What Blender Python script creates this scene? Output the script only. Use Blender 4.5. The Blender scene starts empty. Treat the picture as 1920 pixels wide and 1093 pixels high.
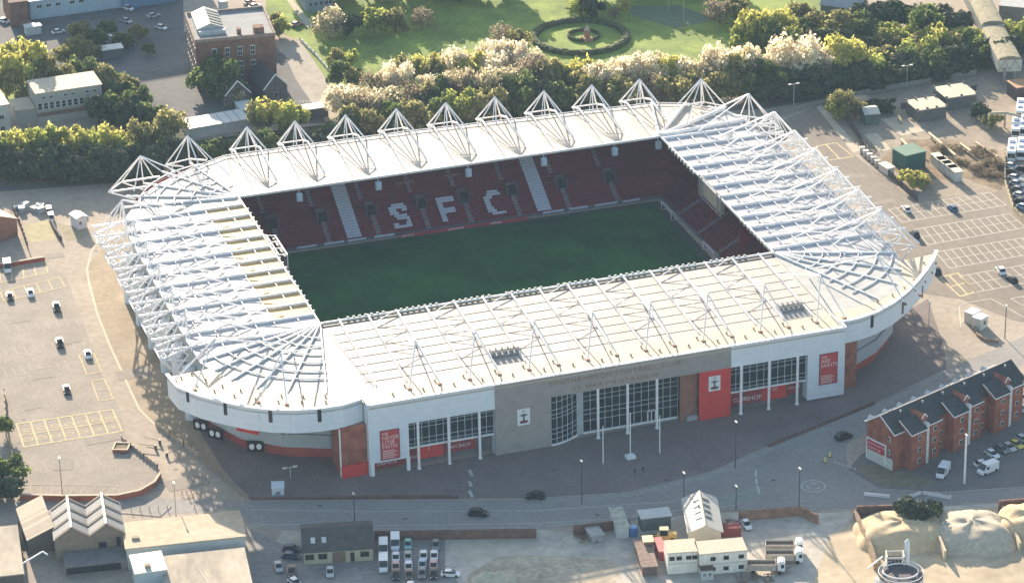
import bpy, math, random
from math import sin, cos, pi, radians, atan2, hypot
from mathutils import Vector, Matrix
S = bpy.context.scene
COL = S.collection
rnd = random.Random(7)
# ---------------------------------------------------------------- camera (solved from the stadium's rectangle)
YAW, PITCH, ROLL, FPX = radians(17.72797), radians(25.06663), radians(-1.15396), 6145.534
FW = Vector((sin(YAW)*cos(PITCH), cos(YAW)*cos(PITCH), -sin(PITCH)))
_r = Vector((cos(YAW), -sin(YAW), 0)); _u = _r.cross(FW)
RT = cos(ROLL)*_r + sin(ROLL)*_u
UP = -sin(ROLL)*_r + cos(ROLL)*_u
CAM = Vector((-232.5835, -736.8852, 360.0747))
def ray(px, py): return FW + RT*((px-960)/FPX) - UP*((py-546.5)/FPX)
def G(px, py, z=0.0):
    """world point at height z seen at photo pixel (px, py)"""
    d = ray(px, py); t = (z-CAM.z)/d.z
    return CAM + d*t
def GP(pts, z=0.0): return [tuple(G(x, y, z)) for x, y in pts]
cam = bpy.data.cameras.new("camera"); co = bpy.data.objects.new("camera", cam); COL.objects.link(co)
m = Matrix((( RT.x, UP.x, -FW.x, CAM.x), (RT.y, UP.y, -FW.y, CAM.y), (RT.z, UP.z, -FW.z, CAM.z), (0,0,0,1)))
co.matrix_world = m
cam.sensor_width = 36; cam.lens = 36*FPX/1920; cam.clip_start = 5; cam.clip_end = 20000
S.camera = co
# ---------------------------------------------------------------- materials
MATS = {}
def mat(name, col, rough=.75, var=.12, scale=.6, col2=None, metal=0, bump=0, detail=4, scale2=None, spec=.3, translucent=0, stretch=None):
    if name in MATS: return MATS[name]
    m = bpy.data.materials.new(name); m.use_nodes = True; MATS[name] = m
    nt = m.node_tree; b = nt.nodes['Principled BSDF']; L = nt.links.new
    b.inputs['Roughness'].default_value = rough; b.inputs['Metallic'].default_value = metal
    b.inputs['Specular IOR Level'].default_value = spec
    tc = nt.nodes.new('ShaderNodeTexCoord'); src = tc.outputs['Object']
    if stretch:
        mp = nt.nodes.new('ShaderNodeMapping'); mp.inputs['Scale'].default_value = stretch; L(src, mp.inputs[0]); src = mp.outputs[0]
    n = nt.nodes.new('ShaderNodeTexNoise'); n.inputs['Scale'].default_value = scale; n.inputs['Detail'].default_value = detail
    n.inputs['Roughness'].default_value = .65
    L(src, n.inputs['Vector'])
    r = nt.nodes.new('ShaderNodeValToRGB'); L(n.outputs['Fac'], r.inputs[0])
    c2 = col2 or col
    r.color_ramp.elements[0].position = .35; r.color_ramp.elements[1].position = .65
    r.color_ramp.elements[0].color = (*[max(0, c*(1-var)) for c in c2], 1)
    r.color_ramp.elements[1].color = (*[min(1, c*(1+var)) for c in col], 1)
    out = r.outputs[0]
    if scale2:
        n2 = nt.nodes.new('ShaderNodeTexNoise'); n2.inputs['Scale'].default_value = scale2; n2.inputs['Detail'].default_value = 3
        L(src, n2.inputs['Vector'])
        mx = nt.nodes.new('ShaderNodeMix'); mx.data_type = 'RGBA'; mx.blend_type = 'MULTIPLY'; mx.inputs[0].default_value = 1
        r2 = nt.nodes.new('ShaderNodeValToRGB'); r2.color_ramp.elements[0].position = .3; r2.color_ramp.elements[1].position = .7
        r2.color_ramp.elements[0].color = (.86,.86,.86,1); r2.color_ramp.elements[1].color = (1.1,1.1,1.1,1)
        L(n2.outputs['Fac'], r2.inputs[0]); L(out, mx.inputs['A']); L(r2.outputs[0], mx.inputs['B']); out = mx.outputs['Result']
    L(out, b.inputs['Base Color'])
    if bump:
        bp = nt.nodes.new('ShaderNodeBump'); bp.inputs['Strength'].default_value = bump; bp.inputs['Distance'].default_value = .2
        L(n.outputs['Fac'], bp.inputs['Height']); L(bp.outputs[0], b.inputs['Normal'])
    if translucent:
        t = nt.nodes.new('ShaderNodeBsdfTranslucent'); L(out, t.inputs[0])
        ms = nt.nodes.new('ShaderNodeMixShader'); ms.inputs[0].default_value = translucent
        L(b.outputs[0], ms.inputs[1]); L(t.outputs[0], ms.inputs[2]); L(ms.outputs[0], nt.nodes['Material Output'].inputs[0])
    return m
def brickmat(name, col, col2, mortar, sc=1.0, ms=.03, lo=(.65,.62,.6), hi=(1.2,1.15,1.1), rough=.9):
    if name in MATS: return MATS[name]
    m = bpy.data.materials.new(name); m.use_nodes = True; MATS[name] = m
    nt = m.node_tree; b = nt.nodes['Principled BSDF']; L = nt.links.new; b.inputs['Roughness'].default_value = rough
    b.inputs['Specular IOR Level'].default_value = .2
    tc = nt.nodes.new('ShaderNodeTexCoord'); sp = nt.nodes.new('ShaderNodeSeparateXYZ'); L(tc.outputs['Object'], sp.inputs[0])
    ad = nt.nodes.new('ShaderNodeMath'); L(sp.outputs[0], ad.inputs[0]); L(sp.outputs[1], ad.inputs[1])
    cb = nt.nodes.new('ShaderNodeCombineXYZ'); L(ad.outputs[0], cb.inputs[0]); L(sp.outputs[2], cb.inputs[1])
    br = nt.nodes.new('ShaderNodeTexBrick'); L(cb.outputs[0], br.inputs['Vector']); br.inputs['Scale'].default_value = sc
    br.inputs['Color1'].default_value = (*col,1); br.inputs['Color2'].default_value = (*col2,1); br.inputs['Mortar'].default_value = (*mortar,1)
    br.inputs['Mortar Size'].default_value = ms
    n = nt.nodes.new('ShaderNodeTexNoise'); n.inputs['Scale'].default_value = .5; n.inputs['Detail'].default_value = 5; L(tc.outputs['Object'], n.inputs['Vector'])
    r = nt.nodes.new('ShaderNodeValToRGB'); r.color_ramp.elements[0].color = (*lo,1); r.color_ramp.elements[1].color = (*hi,1)
    r.color_ramp.elements[0].position = .3; r.color_ramp.elements[1].position = .7; L(n.outputs['Fac'], r.inputs[0])
    mx = nt.nodes.new('ShaderNodeMix'); mx.data_type = 'RGBA'; mx.blend_type = 'MULTIPLY'; mx.inputs[0].default_value = 1
    L(br.outputs['Color'], mx.inputs['A']); L(r.outputs[0], mx.inputs['B']); L(mx.outputs['Result'], b.inputs['Base Color'])
    return m
# ---------------------------------------------------------------- mesh builder
class MB:
    def __init__(s): s.v = []; s.f = []; s.mi = []; s.M = None; s.cur = 0
    def add(s, vs, fs):
        o = len(s.v)
        if s.M is not None: vs = [tuple(s.M @ Vector(v)) for v in vs]
        s.v += [tuple(v) for v in vs]; s.f += [tuple(i+o for i in f) for f in fs]; s.mi += [s.cur]*len(fs); return s
    def box(s, x0, x1, y0, y1, z0, z1):
        if x0 > x1: x0, x1 = x1, x0
        if y0 > y1: y0, y1 = y1, y0
        return s.add([(x0,y0,z0),(x1,y0,z0),(x1,y1,z0),(x0,y1,z0),(x0,y0,z1),(x1,y0,z1),(x1,y1,z1),(x0,y1,z1)],
              [(0,3,2,1),(4,5,6,7),(0,1,5,4),(1,2,6,5),(2,3,7,6),(3,0,4,7)])
    def prism(s, pts, z0, z1):
        n = len(pts)
        a = sum(pts[i][0]*pts[(i+1)%n][1]-pts[(i+1)%n][0]*pts[i][1] for i in range(n))
        if a < 0: pts = pts[::-1]
        z0f = z0 if callable(z0) else (lambda p: z0); z1f = z1 if callable(z1) else (lambda p: z1)
        vs = [(p[0],p[1],z0f(p)) for p in pts]+[(p[0],p[1],z1f(p)) for p in pts]
        fs = [tuple(range(n-1,-1,-1)), tuple(range(n,2*n))]+[(i,(i+1)%n,n+(i+1)%n,n+i) for i in range(n)]
        return s.add(vs, fs)
    def beam(s, p, q, w, h=None, up=(0,0,1)):
        h = h or w; p = Vector(p); q = Vector(q); d = (q-p)
        if d.length < 1e-6: return s
        d.normalize(); u = Vector(up)
        if abs(d.dot(u)) > .98: u = Vector((0,1,0))
        r = d.cross(u).normalized()*w/2; u2 = r.cross(d).normalized()*h/2
        vs = [p-r-u2,p+r-u2,p+r+u2,p-r+u2,q-r-u2,q+r-u2,q+r+u2,q-r+u2]
        return s.add(vs, [(0,1,2,3),(7,6,5,4),(4,5,1,0),(5,6,2,1),(6,7,3,2),(7,4,0,3)])
    def tube(s, p, q, r, r2=None, n=6, cap=True):
        r2 = r if r2 is None else r2
        p = Vector(p); q = Vector(q); d = (q-p)
        if d.length < 1e-6: return s
        d.normalize(); u = Vector((0,0,1)) if abs(d.z) < .95 else Vector((1,0,0))
        a = d.cross(u).normalized(); b = a.cross(d)
        vs = []
        for c, rr in ((p, r), (q, r2)):
            for i in range(n):
                t = 2*pi*i/n; vs.append(c+a*cos(t)*rr+b*sin(t)*rr)
        fs = [(i,(i+1)%n,n+(i+1)%n,n+i) for i in range(n)]
        if cap: fs += [tuple(range(n-1,-1,-1)), tuple(range(n,2*n))]
        return s.add(vs, fs)
    def poly(s, pts, r, n=6):
        for a, b in zip(pts[:-1], pts[1:]): s.tube(a, b, r, n=n)
        return s
    def quad(s, a, b, c, d): return s.add([a,b,c,d], [(0,1,2,3)])
    def gable(s, x0, x1, y0, y1, z0, ze, zr, axis='x', over=0):
        """closed gabled prism, ridge along axis"""
        if axis == 'x':
            ym = (y0+y1)/2
            vs = [(x0,y0,z0),(x1,y0,z0),(x1,y1,z0),(x0,y1,z0),(x0,y0,ze),(x1,y0,ze),(x1,y1,ze),(x0,y1,ze),(x0,ym,zr),(x1,ym,zr)]
            fs = [(0,3,2,1),(0,1,5,4),(2,3,7,6),(1,2,6,9,5),(3,0,4,8,7),(4,5,9,8),(6,7,8,9)]
        else:
            xm = (x0+x1)/2
            vs = [(x0,y0,z0),(x1,y0,z0),(x1,y1,z0),(x0,y1,z0),(x0,y0,ze),(x1,y0,ze),(x1,y1,ze),(x0,y1,ze),(xm,y0,zr),(xm,y1,zr)]
            fs = [(0,3,2,1),(1,2,6,5),(3,0,4,7),(0,1,5,8,4),(2,3,7,9,6),(5,6,9,8),(7,4,8,9)]
        return s.add(vs, fs)
    def roof2(s, x0, x1, y0, y1, ze, zr, axis='x', o=.4, t=.18):
        """two pitched roof slabs resting just above a gable"""
        if axis == 'x':
            ym = (y0+y1)/2; sl = (zr-ze)/(ym-y0)
            for ya in (y0, y1):
                sg = -1 if ya == y0 else 1; ye = ya+sg*o; zz = ze-o*sl
                s.add([(x0-o,ye,zz+.02),(x1+o,ye,zz+.02),(x1+o,ym,zr+.02),(x0-o,ym,zr+.02),(x0-o,ye,zz+t+.02),(x1+o,ye,zz+t+.02),(x1+o,ym,zr+t+.02),(x0-o,ym,zr+t+.02)],
                   [(4,5,6,7),(0,3,2,1),(0,1,5,4),(1,2,6,5),(3,0,4,7)] if sg < 0 else [(7,6,5,4),(1,2,3,0),(4,5,1,0),(5,6,2,1),(7,4,0,3)])
        else:
            xm = (x0+x1)/2; sl = (zr-ze)/(xm-x0)
            for xa in (x0, x1):
                sg = -1 if xa == x0 else 1; xe = xa+sg*o; zz = ze-o*sl
                s.add([(xe,y0-o,zz+.02),(xe,y1+o,zz+.02),(xm,y1+o,zr+.02),(xm,y0-o,zr+.02),(xe,y0-o,zz+t+.02),(xe,y1+o,zz+t+.02),(xm,y1+o,zr+t+.02),(xm,y0-o,zr+t+.02)],
                   [(7,6,5,4),(1,2,3,0),(4,5,1,0),(5,6,2,1),(7,4,0,3)] if sg < 0 else [(4,5,6,7),(0,3,2,1),(0,1,5,4),(1,2,6,5),(3,0,4,7)])
        return s
    def build(s, name, m, parent=None, smooth=False, label=None):
        me = bpy.data.meshes.new(name)
        vs = s.v
        if parent is not None and s.world:
            l = parent.location; vs = [(a-l.x, b-l.y, c-l.z) for a,b,c in vs]
        me.from_pydata(vs, [], s.f); 
        ms = m if isinstance(m, (list, tuple)) else [m]
        for q in ms: me.materials.append(q)
        if len(ms) > 1: me.polygons.foreach_set('material_index', s.mi)
        if smooth: me.polygons.foreach_set('use_smooth', [True]*len(me.polygons))
        me.update()
        o = bpy.data.objects.new(name, me); COL.objects.link(o)
        if parent is not None: o.parent = parent
        if label: o['label'] = label
        return o
    world = False
class WB(MB):      # coordinates given in world space, shifted into the parent's frame on build
    world = True
def thing(name, label, cat, loc=(0,0,0), rotz=0, group=None):
    o = bpy.data.objects.new(name, None); COL.objects.link(o)
    o.location = loc; o.rotation_euler = (0,0,rotz); o['label'] = label; o['category'] = cat
    o.empty_display_size = .5
    if group: o['group'] = group
    return o
def tag(o, label, cat, group=None):
    o['label'] = label; o['category'] = cat
    if group: o['group'] = group
    return o
def struct(name, mb, m, kind='structure'):
    o = mb.build(name, m); o['kind'] = kind; return o
def dup(root, loc, rotz, label, group=None, scale=None):
    r = root.copy(); COL.objects.link(r); r.location = loc; r.rotation_euler = (0,0,rotz); r['label'] = label
    if group: r['group'] = group
    if scale: r.scale = scale
    for ch in kids[root.name]:
        c = ch.copy(); COL.objects.link(c); c.parent = r
        for g in kids.get(ch.name, []):
            d = g.copy(); COL.objects.link(d); d.parent = c
    return r
kids = {}
def regkids(root):
    def walk(o):
        kids[o.name] = [c for c in S.objects if c.parent == o]
        for c in kids[o.name]: walk(c)
    walk(root)
def foot(pl, pr, z=0.0):
    """left-near and right-near ground corners (photo pixels) -> origin, length, angle"""
    a = G(*pl, z); b = G(*pr, z); d = b-a
    return (a.x, a.y, 0), hypot(d.x, d.y), atan2(d.y, d.x)
def sheet(name, px, z, m, kind='structure', ext=None):
    mb = MB(); P = [(p.x, p.y) for p in (G(x, y, 0) for x, y in px)]
    if ext: P = ext(P)
    n = len(P); a = sum(P[i][0]*P[(i+1)%n][1]-P[(i+1)%n][0]*P[i][1] for i in range(n))
    if a < 0: P = P[::-1]
    mb.add([(x, y, z) for x, y in P], [tuple(range(n))])
    return struct(name, mb, m, kind)
def stripes(mb, pts, w, z, closed=False):
    if closed: pts = pts+[pts[0]]
    for a, b in zip(pts[:-1], pts[1:]):
        a = Vector((a[0], a[1], 0)); b = Vector((b[0], b[1], 0)); d = b-a
        if d.length < .01: continue
        n = Vector((-d.y, d.x, 0)).normalized()*w/2
        mb.add([(*(a-n)[:2], z), (*(b-n)[:2], z), (*(b+n)[:2], z), (*(a+n)[:2], z)], [(0,1,2,3)])
def text_mesh(name, s, size, loc, rotz, m, parent, ext=.06, tilt=pi/2, align='LEFT', spacing=1.0):
    c = bpy.data.curves.new(name, 'FONT'); c.body = s; c.size = size; c.extrude = ext; c.align_x = align; c.space_character = spacing
    t = bpy.data.objects.new(name, c); COL.objects.link(t)
    bpy.context.view_layer.update()
    me = bpy.data.meshes.new_from_object(t.evaluated_get(bpy.context.evaluated_depsgraph_get()))
    COL.objects.unlink(t); bpy.data.objects.remove(t)
    me.transform(Matrix.Translation(Vector(loc)) @ Matrix.Rotation(rotz, 4, 'Z') @ Matrix.Rotation(tilt, 4, 'X'))
    me.materials.clear(); me.materials.append(m)
    o = bpy.data.objects.new(name, me); COL.objects.link(o); o.parent = parent
    return o
ORD = ['first','second','third','fourth','fifth','sixth','seventh','eighth','ninth','tenth','eleventh','twelfth','thirteenth','fourteenth','fifteenth','sixteenth','seventeenth','eighteenth','nineteenth','twentieth','twenty-first','twenty-second','twenty-third','twenty-fourth','twenty-fifth','twenty-sixth','twenty-seventh','twenty-eighth','twenty-ninth','thirtieth']
# common materials
white_steel = mat('white_steel', (.84,.83,.83), .45, .05, .4)
white_clad = brickmat('white_cladding', (.72,.77,.82), (.70,.75,.80), (.60,.655,.71), .16, .008, (.96,.96,.955), (1.02,1.02,1.02), .5)
cream_roof = mat('cream_roof_sheet', (.43,.395,.345), .6, .07, .12, scale2=.5, stretch=(1,.12,1))
apron_roof = mat('apron_roof_sheet', (.48,.42,.325), .6, .05, .12)
near_roof = mat('near_roof_sheet', (.42,.39,.355), .6, .07, .12, scale2=.6, stretch=(1,.2,1))
glaze_roof = mat('translucent_roof_sheet', (.42,.43,.45), .4, .10, .3)
fan_roof = mat('grey_fan_roof', (.34,.36,.36), .6, .14, .3)
yellow_roof = mat('yellow_roof_sheet', (.56,.37,.15), .6, .08, .3)
grey_metal = mat('grey_metal', (.28,.29,.30), .5, .15, .8)
dark_metal = mat('dark_metal', (.06,.06,.07), .5, .2, 1)
glass = mat('dark_glass', (.012,.024,.03), .2, .4, .5, spec=.35)
red_brick = brickmat('red_brick', (.42,.12,.07), (.34,.09,.055), (.3,.18,.14), .9)
red_paint = mat('bright_red_panel', (.62,.05,.045), .6, .08, .4)
red_dark = mat('dull_red_panel', (.30,.045,.05), .7, .2, .6)
stone = brickmat('grey_stone_cladding', (.345,.32,.305), (.325,.305,.295), (.25,.235,.225), .30, .008, (.9,.89,.88), (1.05,1.04,1.03), .8)
black = mat('black_paint', (.015,.015,.018), .4, .2, 1)
white_paint = mat('white_paint', (.8,.8,.8), .6, .05, 1)
concrete = mat('concrete', (.34,.32,.29), .9, .15, .5, scale2=3)
# ================================================================ stadium
ST = thing('football_stadium', 'white-roofed football stadium with exposed steel masts and red seats', 'stadium', (0.5,-5,0))
def P_(name, mb, m, **k): return mb.build(name, m, ST, **k)
ZR = 17.6
def YB(x): return 41.5-1.8*(x+58)/116
def corner(k, d, n=8):
    cx, cy = [(58,38.2),(-58,40),(-58,-40),(58,-40)][k]; a0 = [0,90,180,270][k]
    return [(cx+d*cos(radians(a0+90*i/n)), cy+d*sin(radians(a0+90*i/n))) for i in range(n+1)]
# ---- seating bowl: four stepped stands
TREAD, RISE, NR = .82, .45, 34
def side_path(k, d):
    c = [corner(i, d+1.5) for i in range(4)]
    if k == 0: return [c[0][-1], c[1][0]]             # far
    if k == 1: return c[1]+c[2]                       # left with both corners
    if k == 2: return [c[2][-1], c[3][0]]             # near
    return c[3]+c[0]                                  # right
seat_red = mat('red_seats', (.21,.014,.038), .6, .3, 1.6, col2=(.15,.016,.045), scale2=.25, stretch=(1,1,2))
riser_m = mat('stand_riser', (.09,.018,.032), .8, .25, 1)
for k in range(4):
    mb = WB()
    for i in range(NR):
        d0, d1 = i*TREAD, (i+1)*TREAD; z = .9+i*RISE; z1 = z+RISE
        p0, p1 = side_path(k, d0), side_path(k, d1)
        n = len(p0)
        mb.cur = 0
        mb.add([(x,y,z) for x,y in p0]+[(x,y,z) for x,y in p1], [(j,j+1,n+j+1,n+j) if True else 0 for j in range(n-1)])
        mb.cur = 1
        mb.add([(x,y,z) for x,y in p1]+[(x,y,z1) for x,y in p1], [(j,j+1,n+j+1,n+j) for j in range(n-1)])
        # seat backs
        mb.cur = 0
        q0, q1 = side_path(k, d0+.38), side_path(k, d0+.5)
        mb.add([(x,y,z) for x,y in q0]+[(x,y,z+.42) for x,y in q0]+[(x,y,z+.42) for x,y in q1]+[(x,y,z) for x,y in q1],
               [(j,j+1,n+j+1,n+j) for j in range(n-1)]+[(n+j,n+j+1,2*n+j+1,2*n+j) for j in range(n-1)]+[(2*n+j,2*n+j+1,3*n+j+1,3*n+j) for j in range(n-1)])
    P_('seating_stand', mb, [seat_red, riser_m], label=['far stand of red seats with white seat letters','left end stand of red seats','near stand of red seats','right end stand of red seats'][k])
# perimeter walls and boards round the pitch
mb = WB()
for k in range(4):
    pth = side_path(k, -.05)
    for a, b in zip(pth[:-1], pth[1:]): mb.beam((*a,.45), (*b,.45), .25, .9)
P_('pitch_wall', mb, mat('pitch_wall', (.10,.10,.13), .7, .2, 1))
for x0, x1 in [(-44,-38.5),(-36.5,-31),(-30,-24.8),(-22.6,-17),(25,31),(32.5,38),(40,46.5),(48,53)]:
    mb = WB(); mb.box(x0, x1, YB(x0)-.55, YB(x0)-.35, .5, 1.05)
    P_('advertising_board', mb, mat('board_blue_white', (.45,.55,.62), .5, .1, 2))
bw = mat('board_red', (.38,.05,.06), .5, .2, 1)
mb = WB(); mb.prism([(-16,YB(-16)-1.75),(20,YB(20)-1.75),(20,YB(20)-1.6),(-16,YB(-16)-1.6)], .05, .95); P_('advertising_board', mb, bw, label='long red advertising board before the letters')
for x, s in ((-13.5,'SAINTS FC'),(-0.5,'SUPPORTERS'),(11.5,'SUPPORT')):
    text_mesh('board_lettering', s, .8, (x-ST.location.x-2, YB(x-2)-1.85-ST.location.y, .2), 0, white_paint, ST, .02)
# aisles, vomitories
SL = RISE/TREAD
def zs(y, off=0, x=-58): return .9+(y-YB(x))*SL+off
aisle = mat('grey_aisle', (.24,.23,.25), .8, .2, 2)
vx = [-48.5,-34.9,-21.2,-7.2,4.9,18.6,32.8,46.8]
for x in vx:
    mb = WB()
    for i in range(0, 9): y = YB(x)+i*TREAD; mb.box(x-.55, x+.75, y, y+TREAD, zs(y,0,x)-.2, zs(y,0,x)+RISE*.7)
    P_('aisle_steps', mb, aisle); mb = WB()
    for i in range(14, NR-1): y = YB(x)+i*TREAD; mb.box(x-2.1, x-1.0, y, y+TREAD, zs(y,0,x)-.2, zs(y,0,x)+RISE*.7)
    P_('aisle_steps', mb, aisle)
    v = WB(); y0 = YB(x)+7.2*TREAD; y1 = y0+3.4; zt = zs(y1,0,x)+.9; zb = zs(y0,0,x)
    v.box(x-1.5, x-1.3, y0, y1, zb-1, zt); v.box(x+1.3, x+1.5, y0, y1, zb-1, zt); v.box(x-1.5, x+1.5, y1, y1+.2, zb-1, zt)
    o = P_('vomitory', v, mat('vomitory_wall', (.16,.12,.13), .8, .2, 1))
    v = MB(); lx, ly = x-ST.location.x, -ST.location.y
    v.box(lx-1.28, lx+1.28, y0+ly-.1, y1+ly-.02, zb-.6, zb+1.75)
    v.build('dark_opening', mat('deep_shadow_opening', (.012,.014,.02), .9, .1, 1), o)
for y in (-30,-16,-2,12,26):
    mb = WB()
    for i in range(NR):
        x = 59.5+i*TREAD; z = .9+i*RISE; mb.box(x, x+TREAD, y-.6, y+.6, z-.2, z+RISE*.7)
    P_('aisle_steps', mb, aisle)
for y in (-26,-12,2,16,30):
    mb = WB()
    for i in range(NR):
        x = -59.5-i*TREAD; z = .9+i*RISE; mb.box(x-TREAD, x, y-.6, y+.6, z-.2, z+RISE*.7)
    P_('aisle_steps', mb, aisle)
for y in (-6, 14):
    mb = WB(); mb.box(64, 75, y-.25, y+.25, 3, 9.3); P_('stand_divider', mb, mat('maroon_divider', (.26,.03,.04), .7, .1, 1))
# white seats: stripes and letters, one small block per seat
seat_white = mat('white_seats', (.62,.68,.74), .5, .08, 3)
def seats(cells, label):
    mb = WB()
    for x, i in cells:
        y = YB(x)+i*TREAD; z = .9+i*RISE
        mb.box(x+.05, x+.45, y+.08, y+.52, z+.38, z+.5); mb.box(x+.05, x+.45, y+.40, y+.52, z+.40, z+.93)
    return P_('white_seat_block', mb, seat_white, label=label)
for x0, n in ((-29.9, 'left'), (23.7, 'right')):
    seats([(x0+.5*j, i) for j in range(8) for i in range(0, 30)], 'tall stripe of white seats, %s of the letters' % n)
L5 = {'S': ["01111110","11111111","11100111","11000000","11110000","01111110","00111111","00001111","00000011","11000111","11111111","01111110"],
      'F': ["11111111","11111111","11000000","11000000","11000000","11111110","11111110","11000000","11000000","11000000","11000000","11000000"],
      'C': ["00111110","01111111","11110000","11100000","11000000","11000000","11000000","11000000","11100000","11110000","01111111","00111110"]}
for ch, x0 in (('S',-16.4),('F',-2.9),('C',10.2)):
    L = L5[ch]; R_ = 9
    cells = []
    for i in range(R_):
        row = L[int(i*12/R_)]
        for j in range(10):
            if row[int(j*8/10)] == '1': cells.append((x0+.5*j, R_-i-.0))
    seats([(x, int(i)) for x, i in cells], 'white seats forming the letter '+ch)
for x0, nm in ((-12.5,'SAINTS'),(1.5,'MARY')):
    t = text_mesh('seat_lettering', nm, 1.7, (x0-ST.location.x, 53.6-ST.location.y, zs(53.6,0,x0)+1.0), 0, mat('pink_seats', (.55,.30,.32), .6, .1, 1), ST, .03, tilt=atan2(RISE,TREAD))
# ---- outer boundary walls below the roof
OUT = [(-56,67.6),(-66.3,62.5),(-76.8,54.8),(-83.8,47.5),(-88,39),(-89.6,26.8),(-89.8,-46),(-88.5,-54),(-84,-64),(-76,-71),(-66,-75.5),(-60,-76.5),(-60,-80),(58,-80),(63,-78.5),(72,-73),(80,-64.5),(85,-53),(86.5,-46),(86.5,13),(85.5,26),(83.9,43),(80.5,50.5),(73.5,58.5),(65.5,62.2)]
def ringwall(z0, z1, off, m, name, t=.3, seg=None, label=None):
    mb = WB(); n = len(OUT)
    idx = seg if seg else range(n)
    for i in idx:
        a = Vector(OUT[i]); b = Vector(OUT[(i+1)%n]); 
        def o_(v):
            c = Vector((v.x*.62, v.y*.45)); d = (v-c).normalized(); return v+d*off
        a, b = o_(a), o_(b)
        d = (b-a).normalized(); nn = Vector((-d.y, d.x))*t
        mb.prism([tuple(a), tuple(b), tuple(b+nn*-1), tuple(a+nn*-1)], z0, z1)
    P_(name, mb, m, label=label)
lowband = mat('maroon_base', (.40,.08,.06), .8, .15, .4)
ringwall(0, 3.0, .3, lowband, 'base_wall')
ringwall(3.0, 6.4, 1.6, mat('grey_blue_cladding', (.40,.44,.46), .6, .06, .3), 'cladding_band')
ringwall(6.4, 17.2, 1.1, mat('grey_blue_cladding', (.40,.44,.46)), 'outer_wall')
ringwall(9.0, 10.4, 1.25, glass, 'window_strip', seg=list(range(7,11))+list(range(13,18)))
# ---- roof sheets
def rs(name, pts, m, z0=ZR-.35, z1=ZR, label=None):
    mb = WB(); mb.prism(pts, z0, z1); return P_(name, mb, m, label=label)
rs('roof_canopy', [(-59,41.2),(59.5,41.0),(66,64.0),(-5,68.4),(-55,69.3)], cream_roof, label='cream roof over the far stand')
rs('roof_canopy', [(59.7,41.0),(66.2,64.0),(75,60.2),(80.5,54.5),(82.7,51.3)], cream_roof, label='cream wedge of roof at the far right corner')
rs('roof_canopy', [(59.8,40.9),(82.9,51.2),(85.9,43.3),(87,27),(88.7,13),(88.6,-48.5),(87.5,-55),(59,-41)], glaze_roof, label='pale glazed roof over the right end stand')
rs('roof_canopy', [(59,-41.2),(87.4,-55.2),(81.7,-71.0),(72,-76),(58.5,-78.3)], fan_roof, label='grey fan of roof at the near right corner')
rs('roof_canopy', [(58.9,-43.6),(58.3,-78.2),(21,-77.6),(-56,-78.2),(-58.9,-43.6)], near_roof, label='off-white roof over the near stand')
rs('roof_canopy', [(-59.2,-41.2),(-56.2,-78.2),(-70,-76.5),(-80,-70),(-88,-61),(-91,-52)], fan_roof, label='grey fan of roof at the near left corner')
rs('roof_canopy', [(-59.3,-41),(-91.2,-51.8),(-91.8,-30),(-91.8,26.8),(-90.5,36),(-69.5,36),(-69.5,-35),(-59.3,-35)], glaze_roof, label='pale glazed roof over the left end stand')
rs('roof_canopy', [(-59.3,-34.8),(-69.3,-34.8),(-69.3,36),(-59.3,36)], yellow_roof, label='yellow inner strip of the left end roof')
rs('roof_canopy', [(-59.1,41.2),(-55.2,69.3),(-66.3,63.9),(-76.8,56.2),(-83.8,49.4),(-89.2,40.2),(-90.4,36.2),(-59.3,36.2)], mat('pale_corner_roof', (.42,.41,.38), .6, .1, .3), label='pale fan of roof at the far left corner')
# dark gutter strip and rail along the near inner edge
mb = WB(); mb.box(-58.5, 58.6, -43.5, -41.3, ZR-.5, ZR-.3); P_('roof_gutter', mb, mat('gutter_grey', (.16,.16,.15), .6, .2, .8))
lamp_m = mat('lamp_housing', (.45,.50,.46), .5, .1, 2)
mb = WB()
for a, b in (((-58.8,-41.1),(58.8,-41.1)),((-58.9,41),(59.2,40.8)),((-59.1,-41),(-59.1,41)),((59.2,-41),(59.5,41))):
    mb.beam((*a,ZR+.25), (*b,ZR+.25), .35, .5)
P_('inner_edge_beam', mb, white_steel)
def each(name, fn, items, m):
    for it in items:
        mb = WB(); fn(mb, it); P_(name, mb, m)
each('floodlight', lambda mb, x: mb.box(x-.3, x+.3, -40.9, -40.5, ZR-.1, ZR+.75), [-52+i*1.5 for i in range(72) if i % 9 not in (7,8)], lamp_m)
each('floodlight', lambda mb, y: mb.box(-58.9, -58.5, y-.25, y+.25, ZR-.1, ZR+.65), [-34+i*3.0 for i in range(23)], lamp_m)
each('floodlight', lambda mb, y: mb.box(58.7, 59.1, y-.3, y+.3, ZR-.2, ZR+.5), [-36+i*2.3 for i in range(8)]+[14+i*2.3 for i in range(9)], lamp_m)
for x in (-42.8,-21.0,4.2,25.6,46.0,58.7):
    mb = WB(); mb.box(x-.75, x+.75, 39.6, 40.7, ZR-3.0, ZR-.9); mb.tube((x,40.2,ZR-.9), (x,40.8,ZR+.1), .12); mb.prism([(x-.6,39.3),(x+.6,39.3),(x+.6,39.6),(x-.6,39.6)], ZR-2.8, ZR-1.1)
    P_('speaker_box', mb, mat('pale_blue_box', (.42,.52,.60), .5, .06, 2))
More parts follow.
